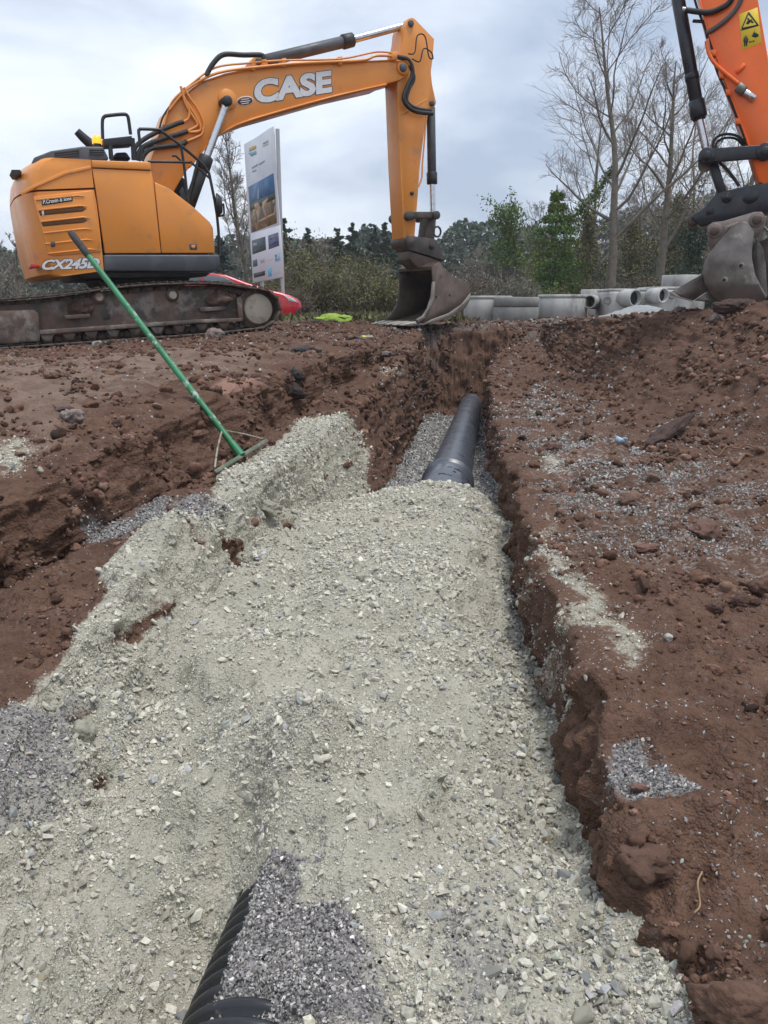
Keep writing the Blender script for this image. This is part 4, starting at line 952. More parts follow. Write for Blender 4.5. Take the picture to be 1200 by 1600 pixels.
E2.plate('worn_edge', Z4([(205,1458), (232,1462), (265,1484), (330,1503), (330,1509), (258,1490), (214,1470)]), .31, .26, M_EDGE, bu, .002, 1)
# a spare bucket standing behind it
s2_ = empty('spare_bucket', E2.P3(1215, 474, 0), 'rusty brown spare digging bucket standing behind the grading bucket', 'bucket')
E2.plate('side_plate', [(1175,394), (1180,380), (1190,376), (1200,372), (1240,372), (1262,400), (1262,440), (1240,470), (1198,468), (1186,448), (1178,425)], .05, .02, M_BKT, s2_, .006, 1)
E2.plate('front_edge', [(1174,396), (1178,379), (1186,377), (1193,388), (1197,412), (1198,436), (1200,462), (1196,466), (1183,446), (1176,424)], .11, .052, M_GBK, s2_, .012, 2)
E2.plate('side_plate', [(1175,394), (1180,380), (1190,376), (1200,372), (1240,372), (1262,400), (1262,440), (1240,470), (1198,468), (1186,448), (1178,425)], -.55, -.58, M_BKT, s2_, .006, 1)
E2.prism(MB(), E2.poly([(1240,372), (1262,400), (1262,440), (1240,470), (1198,468), (1198,464), (1238,466), (1257,438), (1257,402), (1238,377)], .05), -.55, .02).obj('shell', M_BKT, s2_)
E2.tube_px([(1192,352), (1200,360), (1214,366)], -.1, .012, 8, 4).obj('lifting_wire', M_CHR, s2_)

# ------------------------------------------------------------------ pipes
M_PIPE = mat('black_smooth_pipe', (.068, .077, .098), .31, 0, (.085, .094, .115), 3, .4, .7, bump=.0002, bscale=60, col3=(.12, .10, .085), s3=9, lo3=.70, hi3=.9, spec=.9)
M_CORR = mat('black_corrugated_plastic', (.016, .017, .021), .33, 0, (.026, .027, .03), 8, .4, .7, bump=.0003, bscale=120, col3=(.15, .14, .125), s3=26, lo3=.66, hi3=.74)
def ax3(s_, t_, z_): x, y = xy(s_, t_); return Vector((x, y, z_))
PA, PB = ax3(.15, -.345, -.885), ax3(5.0, -.325, -.925)
d = (PB - PA).normalized(); prof = [(0, 0), (0, .13)]; pit = .036; L_ = 2.6
for k in range(int(L_ / pit)):
    b0 = k * pit
    prof += [(b0 + .002, .139), (b0 + .007, .152), (b0 + .013, .1575), (b0 + .020, .1575), (b0 + .026, .152), (b0 + .031, .139)]
prof += [(L_, .13), (L_, 0)]
cpipe = link('corrugated_pipe', MB().lathe(Vector((0, 0, 0)), d, prof, 44).mesh('corrugated_pipe'), None, M_CORR, PA)
tag(cpipe, 'black corrugated drainage pipe with ribs showing through grey chippings', 'pipe')
SA, SB = ax3(4.72, -.32, -.955), ax3(13.2, -.36, -1.275)
sp_root = empty('smooth_pipe', SA, 'long smooth black drainage pipe lying open in the trench bottom', 'pipe')
d = (SB - SA).normalized(); LL = (SB - SA).length; j = 1.2
MB().lathe(SA, d, [(j, 0.1782), (LL - .9, 0.1782)], 48).obj('barrel', M_PIPE, sp_root)
MB().lathe(SA, d, [(0, 0), (0, 0.1782), (0, 0.1848), (j - .19, 0.1848), (j - .17, 0.1884), (j - .13, 0.1884), (j - .11, 0.1841), (j - .05, 0.1841), (j - .045, 0.2074), (j + .03, 0.2074), (j + .04, 0.1877), (j + .09, 0.1853), (j + .13, 0.1782)], 48).obj('socket', M_PIPE, sp_root)
MB().lathe(SA, d, [(LL - .9, 0.1782), (LL - .88, 0.1824), (LL - .82, 0.1824), (LL - .80, 0.1794), (LL - .35, 0.1806), (LL - .33, 0.1865), (LL - .27, 0.1865), (LL - .25, 0.1806), (LL - .18, 0.1806), (LL - 0.1760, 0.1865), (LL - .05, 0.1865), (LL, 0.1782), (LL, .135), (LL - .3, .13), (LL - .3, 0)], 48).obj('end_socket', M_PIPE, sp_root)
M_MARK = mat('pipe_print_black', (.006, .006, .008), .7)
for k in range(26):
    ang = R(RNG.uniform(20, 100)); dist_ = RNG.choice([j - .30, j - .45, j - .62]) + RNG.uniform(-.03, .03)
    q = d.to_track_quat('Z', 'Y'); e1 = d.cross(Vector((0, 0, 1))).normalized(); e2_ = e1.cross(d).normalized()
    nrm = (e1 * math.cos(ang) + e2_ * math.sin(ang)); c = SA + d * dist_ + nrm * .1855
    t1 = nrm.cross(d).normalized(); mk = MB(); mk.box(c, (.012 + .012 * RNG.random(), .02 + .02 * RNG.random(), .0012), Matrix((t1, d, nrm)).transposed()); mk.obj('print_mark', M_MARK, sp_root)

# ------------------------------------------------------------------ rake
hd0, hd1 = g_at(337, 748)[0] + Vector((0, 0, .035)), g_at(420, 694)[0] + Vector((0, 0, .035))
hc = hd0.lerp(hd1, .47)
u = (hd1 - hd0); u.normalize(); hl = .62
c_dir = Vector(ray(111, 364)); o_ = Vector((0, 0, EYE)); rel = o_ - hc
aa, bb_, cc_ = c_dir.dot(c_dir), 2 * c_dir.dot(rel), rel.dot(rel) - 1.78 ** 2
disc = bb_*bb_ - 4*aa*cc_
kk = (-bb_ + math.sqrt(max(disc, 0))) / (2*aa); htop = o_ + c_dir * kk
M_GRN = mat('worn_green_paint', (.018, .155, .062), .5, 0, (.03, .22, .10), 7, .4, .7, col3=(.36, .42, .37), s3=16, lo3=.60, hi3=.68, bump=.0008, bscale=70)
M_GRIP = mat('dark_rubber_grip', (.035, .034, .033), .85, 0, (.07, .065, .06), 18, .4, .7, bump=.001, bscale=90)
M_WIRE = mat('dirty_wire', (.32, .30, .24), .7, 0, (.16, .13, .09), 20, .45, .6)
rk = empty('rake', hc, 'green long handled rake leaning up from the pale stone ledge', 'rake')
hdv = (htop - hc).normalized()
MB().tube([hc, hc.lerp(htop, .3), hc.lerp(htop, .6), hc + hdv * 1.60], [.0185, .018, .0175, .017], 14).obj('handle', M_GRN, rk)
MB().tube([hc + hdv * 1.58, hc + hdv * 1.60, hc + hdv * 1.765, hc + hdv * 1.785], [.019, .0215, .0215, .018], 14).obj('grip', M_GRIP, rk)
vn = hdv - u * hdv.dot(u); vn.normalize(); wn_ = u.cross(vn)
hb = MB(); hb.box(hd0.lerp(hd1, .5), ((hd1 - hd0).length, .012, .024), Matrix((u, wn_, vn)).transposed()); hb.obj('blade', mat('dirty_green_steel', (.09, .125, .085), .8, 0, (.20, .185, .145), 14, .42, .62), rk, .003, 1)
MB().tube([hc + hdv * .0, hc + hdv * .10], [.026, .022], 12).obj('socket', M_GRN, rk)
br = hc + hdv * .19
for e_, sgn in ((hd0, -1), (hd1, 1)):
    MB().tube(on_curve([br, br.lerp(e_, .5) + vn * .01, e_ - u * sgn * .03 + vn * .02], 4), .0055, 8).obj('brace', M_WIRE, rk)

# ------------------------------------------------------------------ things lying about
def rock(px, py, size, tint, name, label, cat, seed, M=None, sharp=False, sink=.35, sub=4, amp=.42):
    p, nn = g_at(px, py); dep = project(np.array(p))[2]; r = np.array(size) * dep / FPX
    mb = MB(); mb.blob((0, 0, 0), r, seed, amp, sub, M)
    me = mb.mesh(name); 
    o = link(name, me, None, mat('rock_%d' % seed, tint, .92, 0, tuple(c * .6 for c in tint), 1 / max(r) * .8, .42, .68, bump=max(r) * .12, bscale=5 / max(r), col3=(.085, .05, .038), s3=1.2 / max(r), lo3=.6, hi3=.72), p + nn * float(r[2]) * (1 - 2 * sink))
    return tag(o, label, cat)
GR, BR, DK = (.26, .21, .195), (.15, .085, .065), (.055, .038, .034)
rock(113, 659, (20, 18, 16), GR, 'rock', 'rounded pinkish grey rock set in the left soil bank', 'rock', 1)
rock(96, 643, (16, 14, 12), (.15, .10, .085), 'clod', 'crumbly brown clod just above the pinkish grey rock', 'clod', 2)
rock(338, 523, (16, 14, 13), (.24, .185, .165), 'rock', 'pinkish rock by the excavator track, above the soil bank', 'rock', 3)
rock(150, 535, (8, 7, 6), (.42, .40, .37), 'rock', 'small whitish stone lying at the foot of the excavator track', 'rock', 4)
rock(1147, 490, (32, 22, 15), (.070, .040, .034), 'boulder', 'dark brown boulder on the bank in front of the steel bucket', 'boulder', 5, sink=.25)
rock(1129, 497, (14, 11, 10), (.27, .215, .20), 'rock', 'pale rounded rock beside the dark brown boulder', 'rock', 6, sink=.25)
rock(454, 615, (16, 12, 13), DK, 'asphalt_chunk', 'dark angular chunk at the foot of the scraped left bank', 'chunk', 7, amp=.5)
rock(413, 795, (20, 18, 13), (.36, .345, .28), 'stone_lump', 'rounded lump of pale fill on the stone ledge', 'lump', 8)
rock(1103, 838, (24, 20, 18), (.155, .085, .065), 'clod', 'large reddish clod on the right bench beside scattered chippings', 'clod', 9)
rock(1118, 955, (15, 13, 12), (.10, .055, .042), 'clod', 'round dark clod on the chipping strewn right bench', 'clod', 10)
rock(1160, 940, (12, 11, 11), (.095, .052, .04), 'clod', 'small clod between two larger clods on right bench', 'clod', 11)
rock(1190, 925, (20, 18, 18), (.12, .066, .045), 'clod', 'big brown clod on right bench beside a small clod', 'clod', 12)
rock(1000, 1232, (14, 11, 9), (.19, .11, .085), 'rock', 'reddish stone resting on the grey chipping patch', 'rock', 13, amp=.45)
rock(1046, 999, (7, 6, 8), (.46, .45, .41), 'rock', 'single white stone on bare red soil', 'rock', 14)
rock(1150, 1575, (62, 50, 40), (.135, .074, .05), 'clod', 'broad red brown clod at the foot of the near right bank', 'clod', 15, sink=.45)
rock(1000, 1345, (50, 40, 34), (.125, .068, .046), 'clod', 'smooth bulging brown clod in the trench wall', 'clod', 16, sink=.5)
rock(128, 1150, (24, 20, 20), (.34, .325, .26), 'stone_lump', 'pale lump of bound fill beside the purple chippings', 'lump', 17)
rock(985, 785, (16, 12, 10), (.14, .08, .062), 'clod', 'flat brown clod on the right bench near the trench edge', 'clod', 18)
rock(860, 702, (16, 12, 9), (.15, .085, .065), 'clod', 'brown clod beside a small pale stone patch on right bench', 'clod', 19)
rock(1010, 860, (18, 14, 10), (.165, .09, .068), 'clod', 'reddish flat clod on right bench above the pale spill', 'clod', 20)
for k, (px, py, sx, sy, lab) in enumerate(((478, 548, 22, 8, 'long dark slab of broken asphalt on the left bank top'), (465, 592, 14, 16, 'black angular asphalt piece on the left ledge'), (600, 553, 16, 6, 'flat grey slab near the spade'), (1060, 478, 10, 6, 'flat stone slab on the right bank top'))):
    rock(px, py, (sx, 10, sy * .8), (.06, .052, .05) if k < 2 else (.17, .15, .14), 'rubble_slab', lab, 'slab', 30 + k, amp=.55)
# dark timber on the right bench
a0, a1 = g_at(1012, 700)[0] + Vector((0, 0, .03)), g_at(1082, 664)[0] + Vector((0, 0, .10)); um = (a1 - a0).normalized()
tm = MB(); tz = um.cross(Vector((.2, .1, 1))).normalized(); tm.blob(a0.lerp(a1, .5), ((a1 - a0).length * .52, .07, .045), 88, .45, 4, Matrix((um, tz, um.cross(tz))).transposed(), 14)
tag(tm.obj('rotten_timber', mat('rotten_timber', (.042, .024, .02), .95, 0, (.08, .045, .036), 12, .4, .65, bump=.02, bscale=30)), 'dark rotten timber half sunk in the right bench', 'timber')
M_ROOT = mat('root_bark', (.20, .115, .07), .85, 0, (.14, .07, .04), 30, .4, .6)
for pts, r, lab in (([(1105,700), (1112,708), (1122,712), (1135,706), (1150,703), (1165,702), (1184,706)], .005, 'orange brown root on the right bench'), ([(1170,712), (1160,718), (1148,728), (1140,724)], .011, 'thick dead root end beside a thin orange root')):
    tag(MB().tube(on_curve([g_at(x, y)[0] + Vector((0, 0, .012 + .018 * (k % 2))) for k, (x, y) in enumerate(pts)], 4), r, 7).obj('root', M_ROOT), lab, 'root')
tag(MB().tube(on_curve([g_at(x, y)[0] + Vector((0, 0, .014 + .01 * (k % 2))) for k, (x, y) in enumerate([(1098,1372), (1090,1400), (1094,1425), (1084,1446)])], 5), .0016, 6).obj('rootlet', mat('pale_rootlet', (.34, .22, .13), .8)), 'thin pale rootlet hanging on dark soil', 'root')
p, nn = g_at(966, 692); bs = MB(); bs.box(p + Vector((0, 0, .03)), (.06, .05, .03), Euler((.4, .3, .7)).to_matrix()); bs.box(p + Vector((.03, .01, .035)), (.03, .05, .012), Euler((-.4, .6, .2)).to_matrix())
tag(bs.obj('plastic_scrap', mat('pale_blue_plastic', (.35, .50, .62), .4), None, .004, 1), 'tiny pale blue plastic scrap on the right bench', 'scrap')
# spade
q0, q1 = g_at(552, 536)[0] + Vector((0, 0, .07)), g_at(604, 541)[0] + Vector((0, 0, .08)); um = (q1 - q0).normalized(); sv = um.cross(Vector((0, 0, 1))).normalized(); uv = sv.cross(um)
spd = empty('spade', q0, 'spade with black blade and yellow collar lying on the left bank top', 'spade')
bl = MB(); bl.add([q0 + um*a + sv*b_ + uv*c_ for a, b_, c_ in ((0,-.11,0),(0,0,.03),(0,.11,0),(.24,-.11,0),(.24,0,.035),(.24,.11,0),(.30,-.04,.02),(.30,.04,.02),
     (0,-.11,-.006),(0,0,.024),(0,.11,-.006),(.24,-.11,-.006),(.24,0,.029),(.24,.11,-.006),(.30,-.04,.014),(.30,.04,.014))],
     [(0,1,4,3),(1,2,5,4),(3,4,6),(4,7,6),(4,5,7),(8,11,12,9),(9,12,13,10),(11,14,12),(12,14,15),(12,15,13),(0,8,9,1),(1,9,10,2),(2,10,13,5),(5,13,15,7),(7,15,14,6),(6,14,11,3),(3,11,8,0)])
bl.obj('blade', M_BLK, spd)
MB().tube([q0 + um*.27 + uv*.02, q0 + um*.40 + uv*.025], .02, 10).obj('collar', M_YEL, spd); MB().tube([q0 + um*.39 + uv*.025, q0 + um*.75 + uv*.03], .017, 10).obj('shaft', mat('pale_ash_shaft', (.42, .36, .27), .7), spd)
# lime green netting by the bushes
p = g_at(522, 512)[0]; p = Vector(W(521, 507, 15.5)); p.z = g_xy(p.x, p.y)
nb = MB(); nb.blob((0,0,.05), (.34,.25,.10), 61, .5, 3); nb.blob((.18,.05,.06), (.18,.2,.09), 62, .5, 3); nb.blob((-.2,0,.04), (.2,.2,.07), 63, .5, 3)
tag(link('netting', nb.mesh('netting'), None, mat('lime_netting', (.34, .50, .06), .8, 0, (.20, .33, .04), 30, .4, .6, bump=.02, bscale=60), p), 'crumpled lime green netting on the ground by the bushes', 'netting')
p = Vector(W(497, 511, 14.6)); p.z = g_xy(p.x, p.y) + .02
lg = MB(); lg.tube([p + Vector((-.25,0,.03)), p + Vector((0,.02,.05)), p + Vector((.3,.05,.04))], [.05,.055,.04], 8); tag(lg.obj('log', mat('dark_log', (.06, .045, .038), .9, bump=.01, bscale=40)), 'short dark log lying in front of the red car', 'log')

# ------------------------------------------------------------------ separate stones that can be picked out, part of the ground
smeshes = []
for k in range(12):
    me = stone_mesh('stone', 300 + k, 'sharp')
    bm = bmesh.new(); bm.from_mesh(me); bmesh.ops.bevel(bm, geom=list(bm.edges), offset=.05, segments=1, affect='EDGES', clamp_overlap=True); bm.to_mesh(me); bm.free(); smeshes.append(me)
stone_mats = [mat('pale_stone_%d' % k, c, .88, 0, tuple(q * .72 for q in c), 60, .4, .7, bump=.0015, bscale=300) for k, c in enumerate(((.42,.40,.325), (.37,.37,.32), (.31,.32,.315), (.46,.41,.29), (.35,.33,.28)))]
smv = {}
def stone_obj(p, nn, size, k, mi):
    key = (k, mi)
    if key not in smv:
        me = smeshes[k].copy(); me.materials.clear(); me.materials.append(stone_mats[mi]); smv[key] = me
    o = bpy.data.objects.new('stone', smv[key]); COL.objects.link(o); o.parent = ground
    o.location = p + nn * size * .12; o.rotation_euler = (RNG.normal(0, .45), RNG.normal(0, .45), RNG.uniform(0, 6.28)); o.scale = [size * .5 * q for q in RNG.uniform(.8, 1.25, 3)]
edge_w = np.exp(-((sc2[:-1, :-1] - 10.75) / .35) ** 2) * (s2[:-1, :-1] < 2.6) * 3.0 + np.exp(-((sc2[:-1, :-1] - 6.9) / .25) ** 2) * (s2[:-1, :-1] < 2.2) * (s2[:-1, :-1] > 1.2) * .9
p, nr, i, j = pick_points(pale_c * (edge_w + .18) / np.maximum(dd, 1) ** 1.2 * (dd < 5), 295)
for k in range(len(p)):
    stone_obj(Vector(p[k]), Vector(nr[k]), float(min(power_sizes(.013, .05, 1.9, 1)[0] * max(1, .55 * dist[i[k], j[k]]), .06)), int(RNG.integers(0, 12)), int(RNG.choice(5, p=[.34, .26, .14, .1, .16])))

# ------------------------------------------------------------------ red car, sign board, concrete units
M_CAR = mat('red_car_paint', (.52, .012, .025), .25, 0, (.45, .012, .022), 3, .4, .7, coat=.6)
M_CGL = mat('car_glass', (.10, .13, .14), .06, 0, spec=.8)
M_TYR = mat('tyre_rubber', (.02, .02, .02), .85)
M_ALU = mat('alloy_grey', (.42, .43, .44), .35, .6)
M_LMP = mat('head_lamp_clear', (.75, .77, .80), .15, 0, (.5, .52, .55), 14)
E3 = Frame((-3.9, 20.2, 0), R(6))
car = empty('parked_car', E3.pt(0, -.8, 0), 'red hatchback parked behind the orange excavator tracks', 'car')
body = [(471,476), (468,469), (452,461), (436,456), (400,449), (340,447), (250,446), (226,452), (222,470), (222,498), (232,504), (464,504), (470,496)]
cb = E3.prism(MB(), E3.poly(body, 0), -1.72, 0).obj('body', M_CAR, car, .10, 3)
cabn = [(432,456), (384,441), (352,429), (330,426.5), (290,427), (256,434), (236,452)]
E3.prism(MB(), E3.poly(cabn, 0), -1.58, -.14).obj('roof', M_CAR, car, .07, 3)
E3.plate('side_window', [(372,444), (350,433), (332,430.5), (318,430.5), (318,444.5)], -.135, -.2, M_CGL, car, .004, 1); E3.plate('side_window', [(314,444.5), (314,430.5), (290,431), (262,437), (256,444)], -.135, -.2, M_CGL, car, .004, 1)
ws = MB(); wq = [E3.pt(*[E3.pix(428,454.5,0)[0], -.22, E3.pix(428,454.5,0)[1] + .012]), E3.pt(E3.pix(358,431,0)[0], -.28, E3.pix(358,431,0)[1] + .012), E3.pt(E3.pix(358,431,0)[0], -1.44, E3.pix(358,431,0)[1] + .012), E3.pt(E3.pix(428,454.5,0)[0], -1.5, E3.pix(428,454.5,0)[1] + .012)]
ws.add(wq + [q + Vector((0, 0, -.02)) for q in wq], [(0,1,2,3), (7,6,5,4), (0,4,5,1), (1,5,6,2), (2,6,7,3), (3,7,4,0)]); ws.obj('windscreen', M_CGL, car)
E3.plate('headlamp', [(444,462), (458,466.5), (466,473), (452,470)], .012, -.10, M_LMP, car, .01, 2)
E3.plate('bumper_vent', [(462,486), (470,480), (469,494), (460,497)], .008, -.08, M_BLK, car, .004, 1)
for px in (404, 262):
    a, z = E3.pix(px, 492, 0)
    wh = MB(); wh.lathe(E3.pt(a, -.2, .31), E3.n, [(0,.2), (0,.30), (.03,.315), (.18,.315), (.205,.295), (.205,.21)], 28); w_ = wh.obj('tyre', M_TYR, car)
    rm = MB(); rm.lathe(E3.pt(a, -.2, .31), E3.n, [(.14,.21), (.19,.21), (.17,.05), (.18,0)], 20); rm.obj('rim', M_ALU, w_)
    wh = MB(); wh.lathe(E3.pt(a, -1.72, .31), E3.n, [(0,.2), (0,.30), (.03,.315), (.18,.315), (.205,.295), (.205,.21)], 28); wh.obj('tyre', M_TYR, car)
# sign board
pl_, pr_ = Vector(W(388, 330, 23.3)), Vector(W(435, 330, 21.5))
ES = Frame((pl_.x, pl_.y, 0), math.atan2(pr_.y - pl_.y, pr_.x - pl_.x))
gz = g_xy(pl_.x, pl_.y)
sg = empty('sign_board', (pl_.x, pl_.y, gz), 'tall white site sign board on two posts behind the red car', 'sign')
Z8 = lambda pts: [(350 + x * .175, 190 + y * .175) for x, y in pts]
M_SW = mat('sign_white', (.62, .645, .68), .5, 0, (.52, .545, .58), 1.4, .45, .7); M_SW2 = mat('sign_lower_white', (.70, .72, .76), .5)
def sgp(name, q, w, m, parent=sg, w0=.0): return ES.plate(name, Z8(q), w, w0, m, parent, .002, 1)
brd = sgp('board', [(178,202), (236,170), (300,132), (400,62), (441,42), (462,470), (497,930), (531,1385), (420,1412), (258,1440), (225,960)], .06, M_SW, sg, .03)
sgp('lower_panel', [(237,1000), (498,925), (529,1383), (420,1410), (260,1436)], .066, M_SW2, brd, .05)
M_SKY = mat('print_blue', (.030, .11, .26), .5, 0, (.10, .22, .36), 2.2, .45, .65, col3=(.35, .45, .52), s3=3, lo3=.66, hi3=.74)
pic = sgp('picture_sky', [(215,585), (440,460), (455,650), (228,755)], .068, M_SKY, brd, .05)
sgp('picture_trees', [(226,735), (453,632), (457,690), (231,800)], .071, mat('print_dark_green', (.025, .045, .025), .5, 0, (.06, .08, .03), 5), brd, .05)
sgp('picture_ground', [(229,775), (455,665), (470,905), (245,990)], .070, mat('print_ochre', (.20, .125, .055), .5, 0, (.06, .045, .03), 3.4, .45, .6, col3=(.38, .24, .11), s3=2.6, lo3=.55, hi3=.62), brd, .05)
for q in ([(265,740), (300,720), (318,745), (318,880), (300,960), (285,965), (300,860), (275,770)], [(340,720), (385,680), (395,690), (360,760), (385,850), (378,880), (345,800)], [(300,890), (450,810), (452,828), (300,910)]):
    sgp('picture_buildings', q, .073, mat('print_sand', (.48, .34, .19), .5, 0, (.30, .17, .09), 6), brd, .05)
sgp('picture_steeple', [(296,700), (302,590), (308,600), (312,690)], .073, mat('print_pale_blue', (.32, .42, .50), .5), brd, .05)
for q, c in (([(248,1062), (368,1025), (374,1145), (254,1188)], (.055,.085,.10)), ([(392,1018), (484,988), (492,1108), (399,1142)], (.10,.11,.24)), ([(256,1240), (295,1228), (298,1288), (260,1300)], (.09,.10,.12)), ([(452,1185), (496,1172), (502,1240), (458,1252)], (.30,.52,.66)), ([(392,1310), (420,1303), (425,1380), (396,1386)], (.12,.45,.58)), ([(264,1355), (364,1332), (366,1372), (268,1397)], (.02,.022,.025)), ([(316,1235), (362,1222), (360,1262), (345,1255), (335,1270)], (.45,.46,.50)), ([(372,1240), (432,1220), (433,1228), (373,1248)], (.62,.52,.50)), ([(445,1350), (500,1335), (501,1342), (446,1357)], (.5,.5,.52)), ([(447,1365), (508,1350), (508,1356), (448,1371)], (.5,.5,.52)),
             ([(222,235), (255,218), (284,212), (286,240), (224,268)], (.62,.42,.16)), ([(216,280), (286,258), (288,290), (240,310)], (.22,.50,.55)), ([(345,190), (392,165), (393,178), (346,203)], (.40,.42,.45)), ([(346,215), (392,192), (393,202), (347,225)], (.46,.48,.51)), ([(248,405), (300,375), (301,390), (249,420)], (.38,.40,.43)), ([(312,372), (360,345), (361,358), (313,388)], (.38,.40,.43)), ([(250,440), (285,425), (286,438), (251,452)], (.42,.44,.47)),
             ([(258,1090), (292,1080), (293,1104), (260,1114)], (.4,.42,.45)), ([(262,1150), (366,1118), (366,1126), (262,1158)], (.25,.28,.30)), ([(402,1035), (478,1010), (479,1034), (404,1060)], (.30,.31,.42)), ([(406,1085), (482,1062), (483,1082), (408,1106)], (.30,.31,.42)), ([(454,1190), (470,1186), (472,1206), (456,1210)], (.02,.04,.08)), ([(456,1222), (470,1218), (471,1236), (458,1240)], (.02,.04,.08))):
    sgp('printed_panel', q, .070 if c[0] != .4 else .073, mat('print_%d_%d_%d' % tuple(int(v * 100) for v in c), c, .5), brd, .05)
for px0, py0 in ((412, 225), (438, 200)):
    a, z = ES.pix(px0 - (14 if px0 < 430 else 0), py0, -.04); ab = ES.pix(410 if px0 < 430 else 442, 436, -.04)[0]
    mb = MB(); a_m = ab
    MB().frustum(ES.pt(a_m, -.025, gz - .2), ES.pt(a_m if px0 > 430 else a_m, -.025, z), .052, .052, 14).obj('post', mat('post_galvanised', (.42, .43, .44), .5, .3), sg)
# precast concrete
M_CON = mat('precast_concrete', (.46, .46, .44), .9, 0, (.34, .34, .325), 3.5, .4, .62, bump=.006, bscale=30, col3=(.17, .168, .155), s3=2.4, lo3=.55, hi3=.68, stretch=(1, 1, .35))
M_COND = mat('damp_concrete', (.25, .255, .245), .9, 0, (.18, .18, .17), 2.4, .4, .65, bump=.004, bscale=30)
def gpos(px, Y): v = W(px, 488, Y); return Vector((v[0], v[1], g_xy(v[0], v[1])))
def zpx(py, px, Y): return W(px, py, Y)[2]
def cring(px, x0, x1, top, Y, m, label, split=0, drop=0):
    p = gpos(px, Y); r = (W(x1, 480, Y)[0] - W(x0, 480, Y)[0]) / 2; h = zpx(top, px, Y - r) - p.z
    o = empty('manhole_ring', p, label, 'concrete ring', 'precast manhole rings stored behind the trench')
    t = .13; zz = [0, h] if not split else [0, h * split, h]
    for k in range(len(zz) - 1):
        a, b = zz[k] + (.012 if k else 0), zz[k+1]
        MB().lathe(p, (0, 0, 1), [(a, r - t), (a, r - .015), (a + .015, r), (b - .015, r), (b, r - .015), (b, r - t + .05), (b - .06, r - t + .05), (b - .06, r - t), (a, r - t)], 48).obj('ring_wall', m, o)
    return o
cring(762, 724, 799, 462, 18.6, M_CON, 'light concrete manhole ring with a clean top next to the bucket', .86)
cring(806, 771, 841, 464, 17.8, M_COND, 'low dark damp concrete manhole ring with a lid joint', .62)
cring(878, 841, 917, 460, 18.8, M_CON, 'pale concrete manhole ring with a thin top rim', .84)
cring(926, 905, 945, 452, 21.5, M_CON, 'concrete ring half hidden behind the pale rimmed ring')
cring(1064, 1032, 1098, 429, 22.5, M_CON, 'tall stacked concrete rings behind the chamber bases', .6)
def pipe_piece(name, A, B_, r, t, m, parent=None):
    A, B_ = Vector(A), Vector(B_); L = (B_ - A).length
    return MB().lathe(A, B_ - A, [(0, r - t), (0, r), (.06, r), (L, r), (L, r - t), (.4 * L, r - t), (0, r - t)], 32).obj(name, m, parent)
A, B_ = Vector(W(921, 471, 18.4)), Vector(W(940, 474, 19.6)); tag(pipe_piece('concrete_pipe', A, B_, .16, .035, M_CON), 'short pale concrete pipe lying between rings and chamber bases', 'pipe')
def chamber(px, x0, x1, top, Y, label, stubs, holes):
    p = gpos(px, Y); wdt = W(x1, 480, Y)[0] - W(x0, 480, Y)[0]; h = zpx(top, px, Y - .5) - p.z
    o = empty('chamber_base', p, label, 'concrete chamber', 'precast chamber bases with pipe openings')
    MB().box(p + Vector((0, 0, h * .46)), (wdt, 1.1, h * .92)).obj('base_block', M_CON, o, .06, 3); MB().box(p + Vector((0, 0, h * .96)), (wdt * .97, 1.05, h * .08)).obj('rim', M_CON, o, .02, 2)
    for (sx, sy, r) in stubs:
        q = Vector(W(sx, sy, Y - .56)); dr = Vector((.45, -.9, 0)).normalized() if r > .13 else Vector((0, -1, 0))
        A, B2 = q - dr * -.28, q + dr * -.1
        MB().lathe(B2, dr, [(0, 0), (0, r), (.40, r), (.40, r - .035), (.05, r - .035)], 30).obj('pipe_stub', M_CON, o); MB().lathe(B2, dr, [(.30, r - .036), (.30, 0)], 30).obj('pipe_bore', M_BLK, o)
    for (sx, sy, r) in holes:
        q = Vector(W(sx, sy, Y - .56)); MB().lathe(q, (0, -1, 0), [(0, 0), (.012, r - .02), (.014, r), (0, r)], 22).obj('opening', M_COND, o)
    return o
chamber(970, 939, 1002, 451, 18.6, 'concrete chamber base with a big open pipe stub and side openings', [(978,466,.19)], [(949,469,.09), (996,465,.07)])
chamber(1033, 1003, 1064, 448, 18.3, 'concrete chamber base with pipe stub behind the gravel heap', [(1021,462,.165)], [(1050,462,.07)])
# gravel heap in front of the chambers
hp = gpos(1005, 17); hx, hy = np.meshgrid(np.linspace(-1.1, 1.1, 60), np.linspace(-.6, .6, 34)); hz = np.maximum(0, .30 * np.exp(-(hx / .75) ** 2 - (hy / .4) ** 2)) ; hpn = np.stack([hx, hy, hz], -1); hz = hz + .03 * fbm(hpn, .15, 3, 71) * (hz > .02) - .02
hv = np.stack([hx + hp.x, hy + hp.y, hz + hp.z + .02], -1).reshape(-1, 3); qi = (np.arange(33)[:, None] * 60 + np.arange(59)[None, :]).ravel()
tag(link('gravel_heap', npmesh('gravel_heap', hv, np.stack([qi, qi+1, qi+61, qi+60], 1), True), None, mat('blue_grey_gravel', (.28, .30, .30), .95, 0, (.38, .40, .40), 30, .4, .65, bump=.03, bscale=50)), 'low heap of blue grey gravel before the chamber bases', 'gravel', kind='stuff')

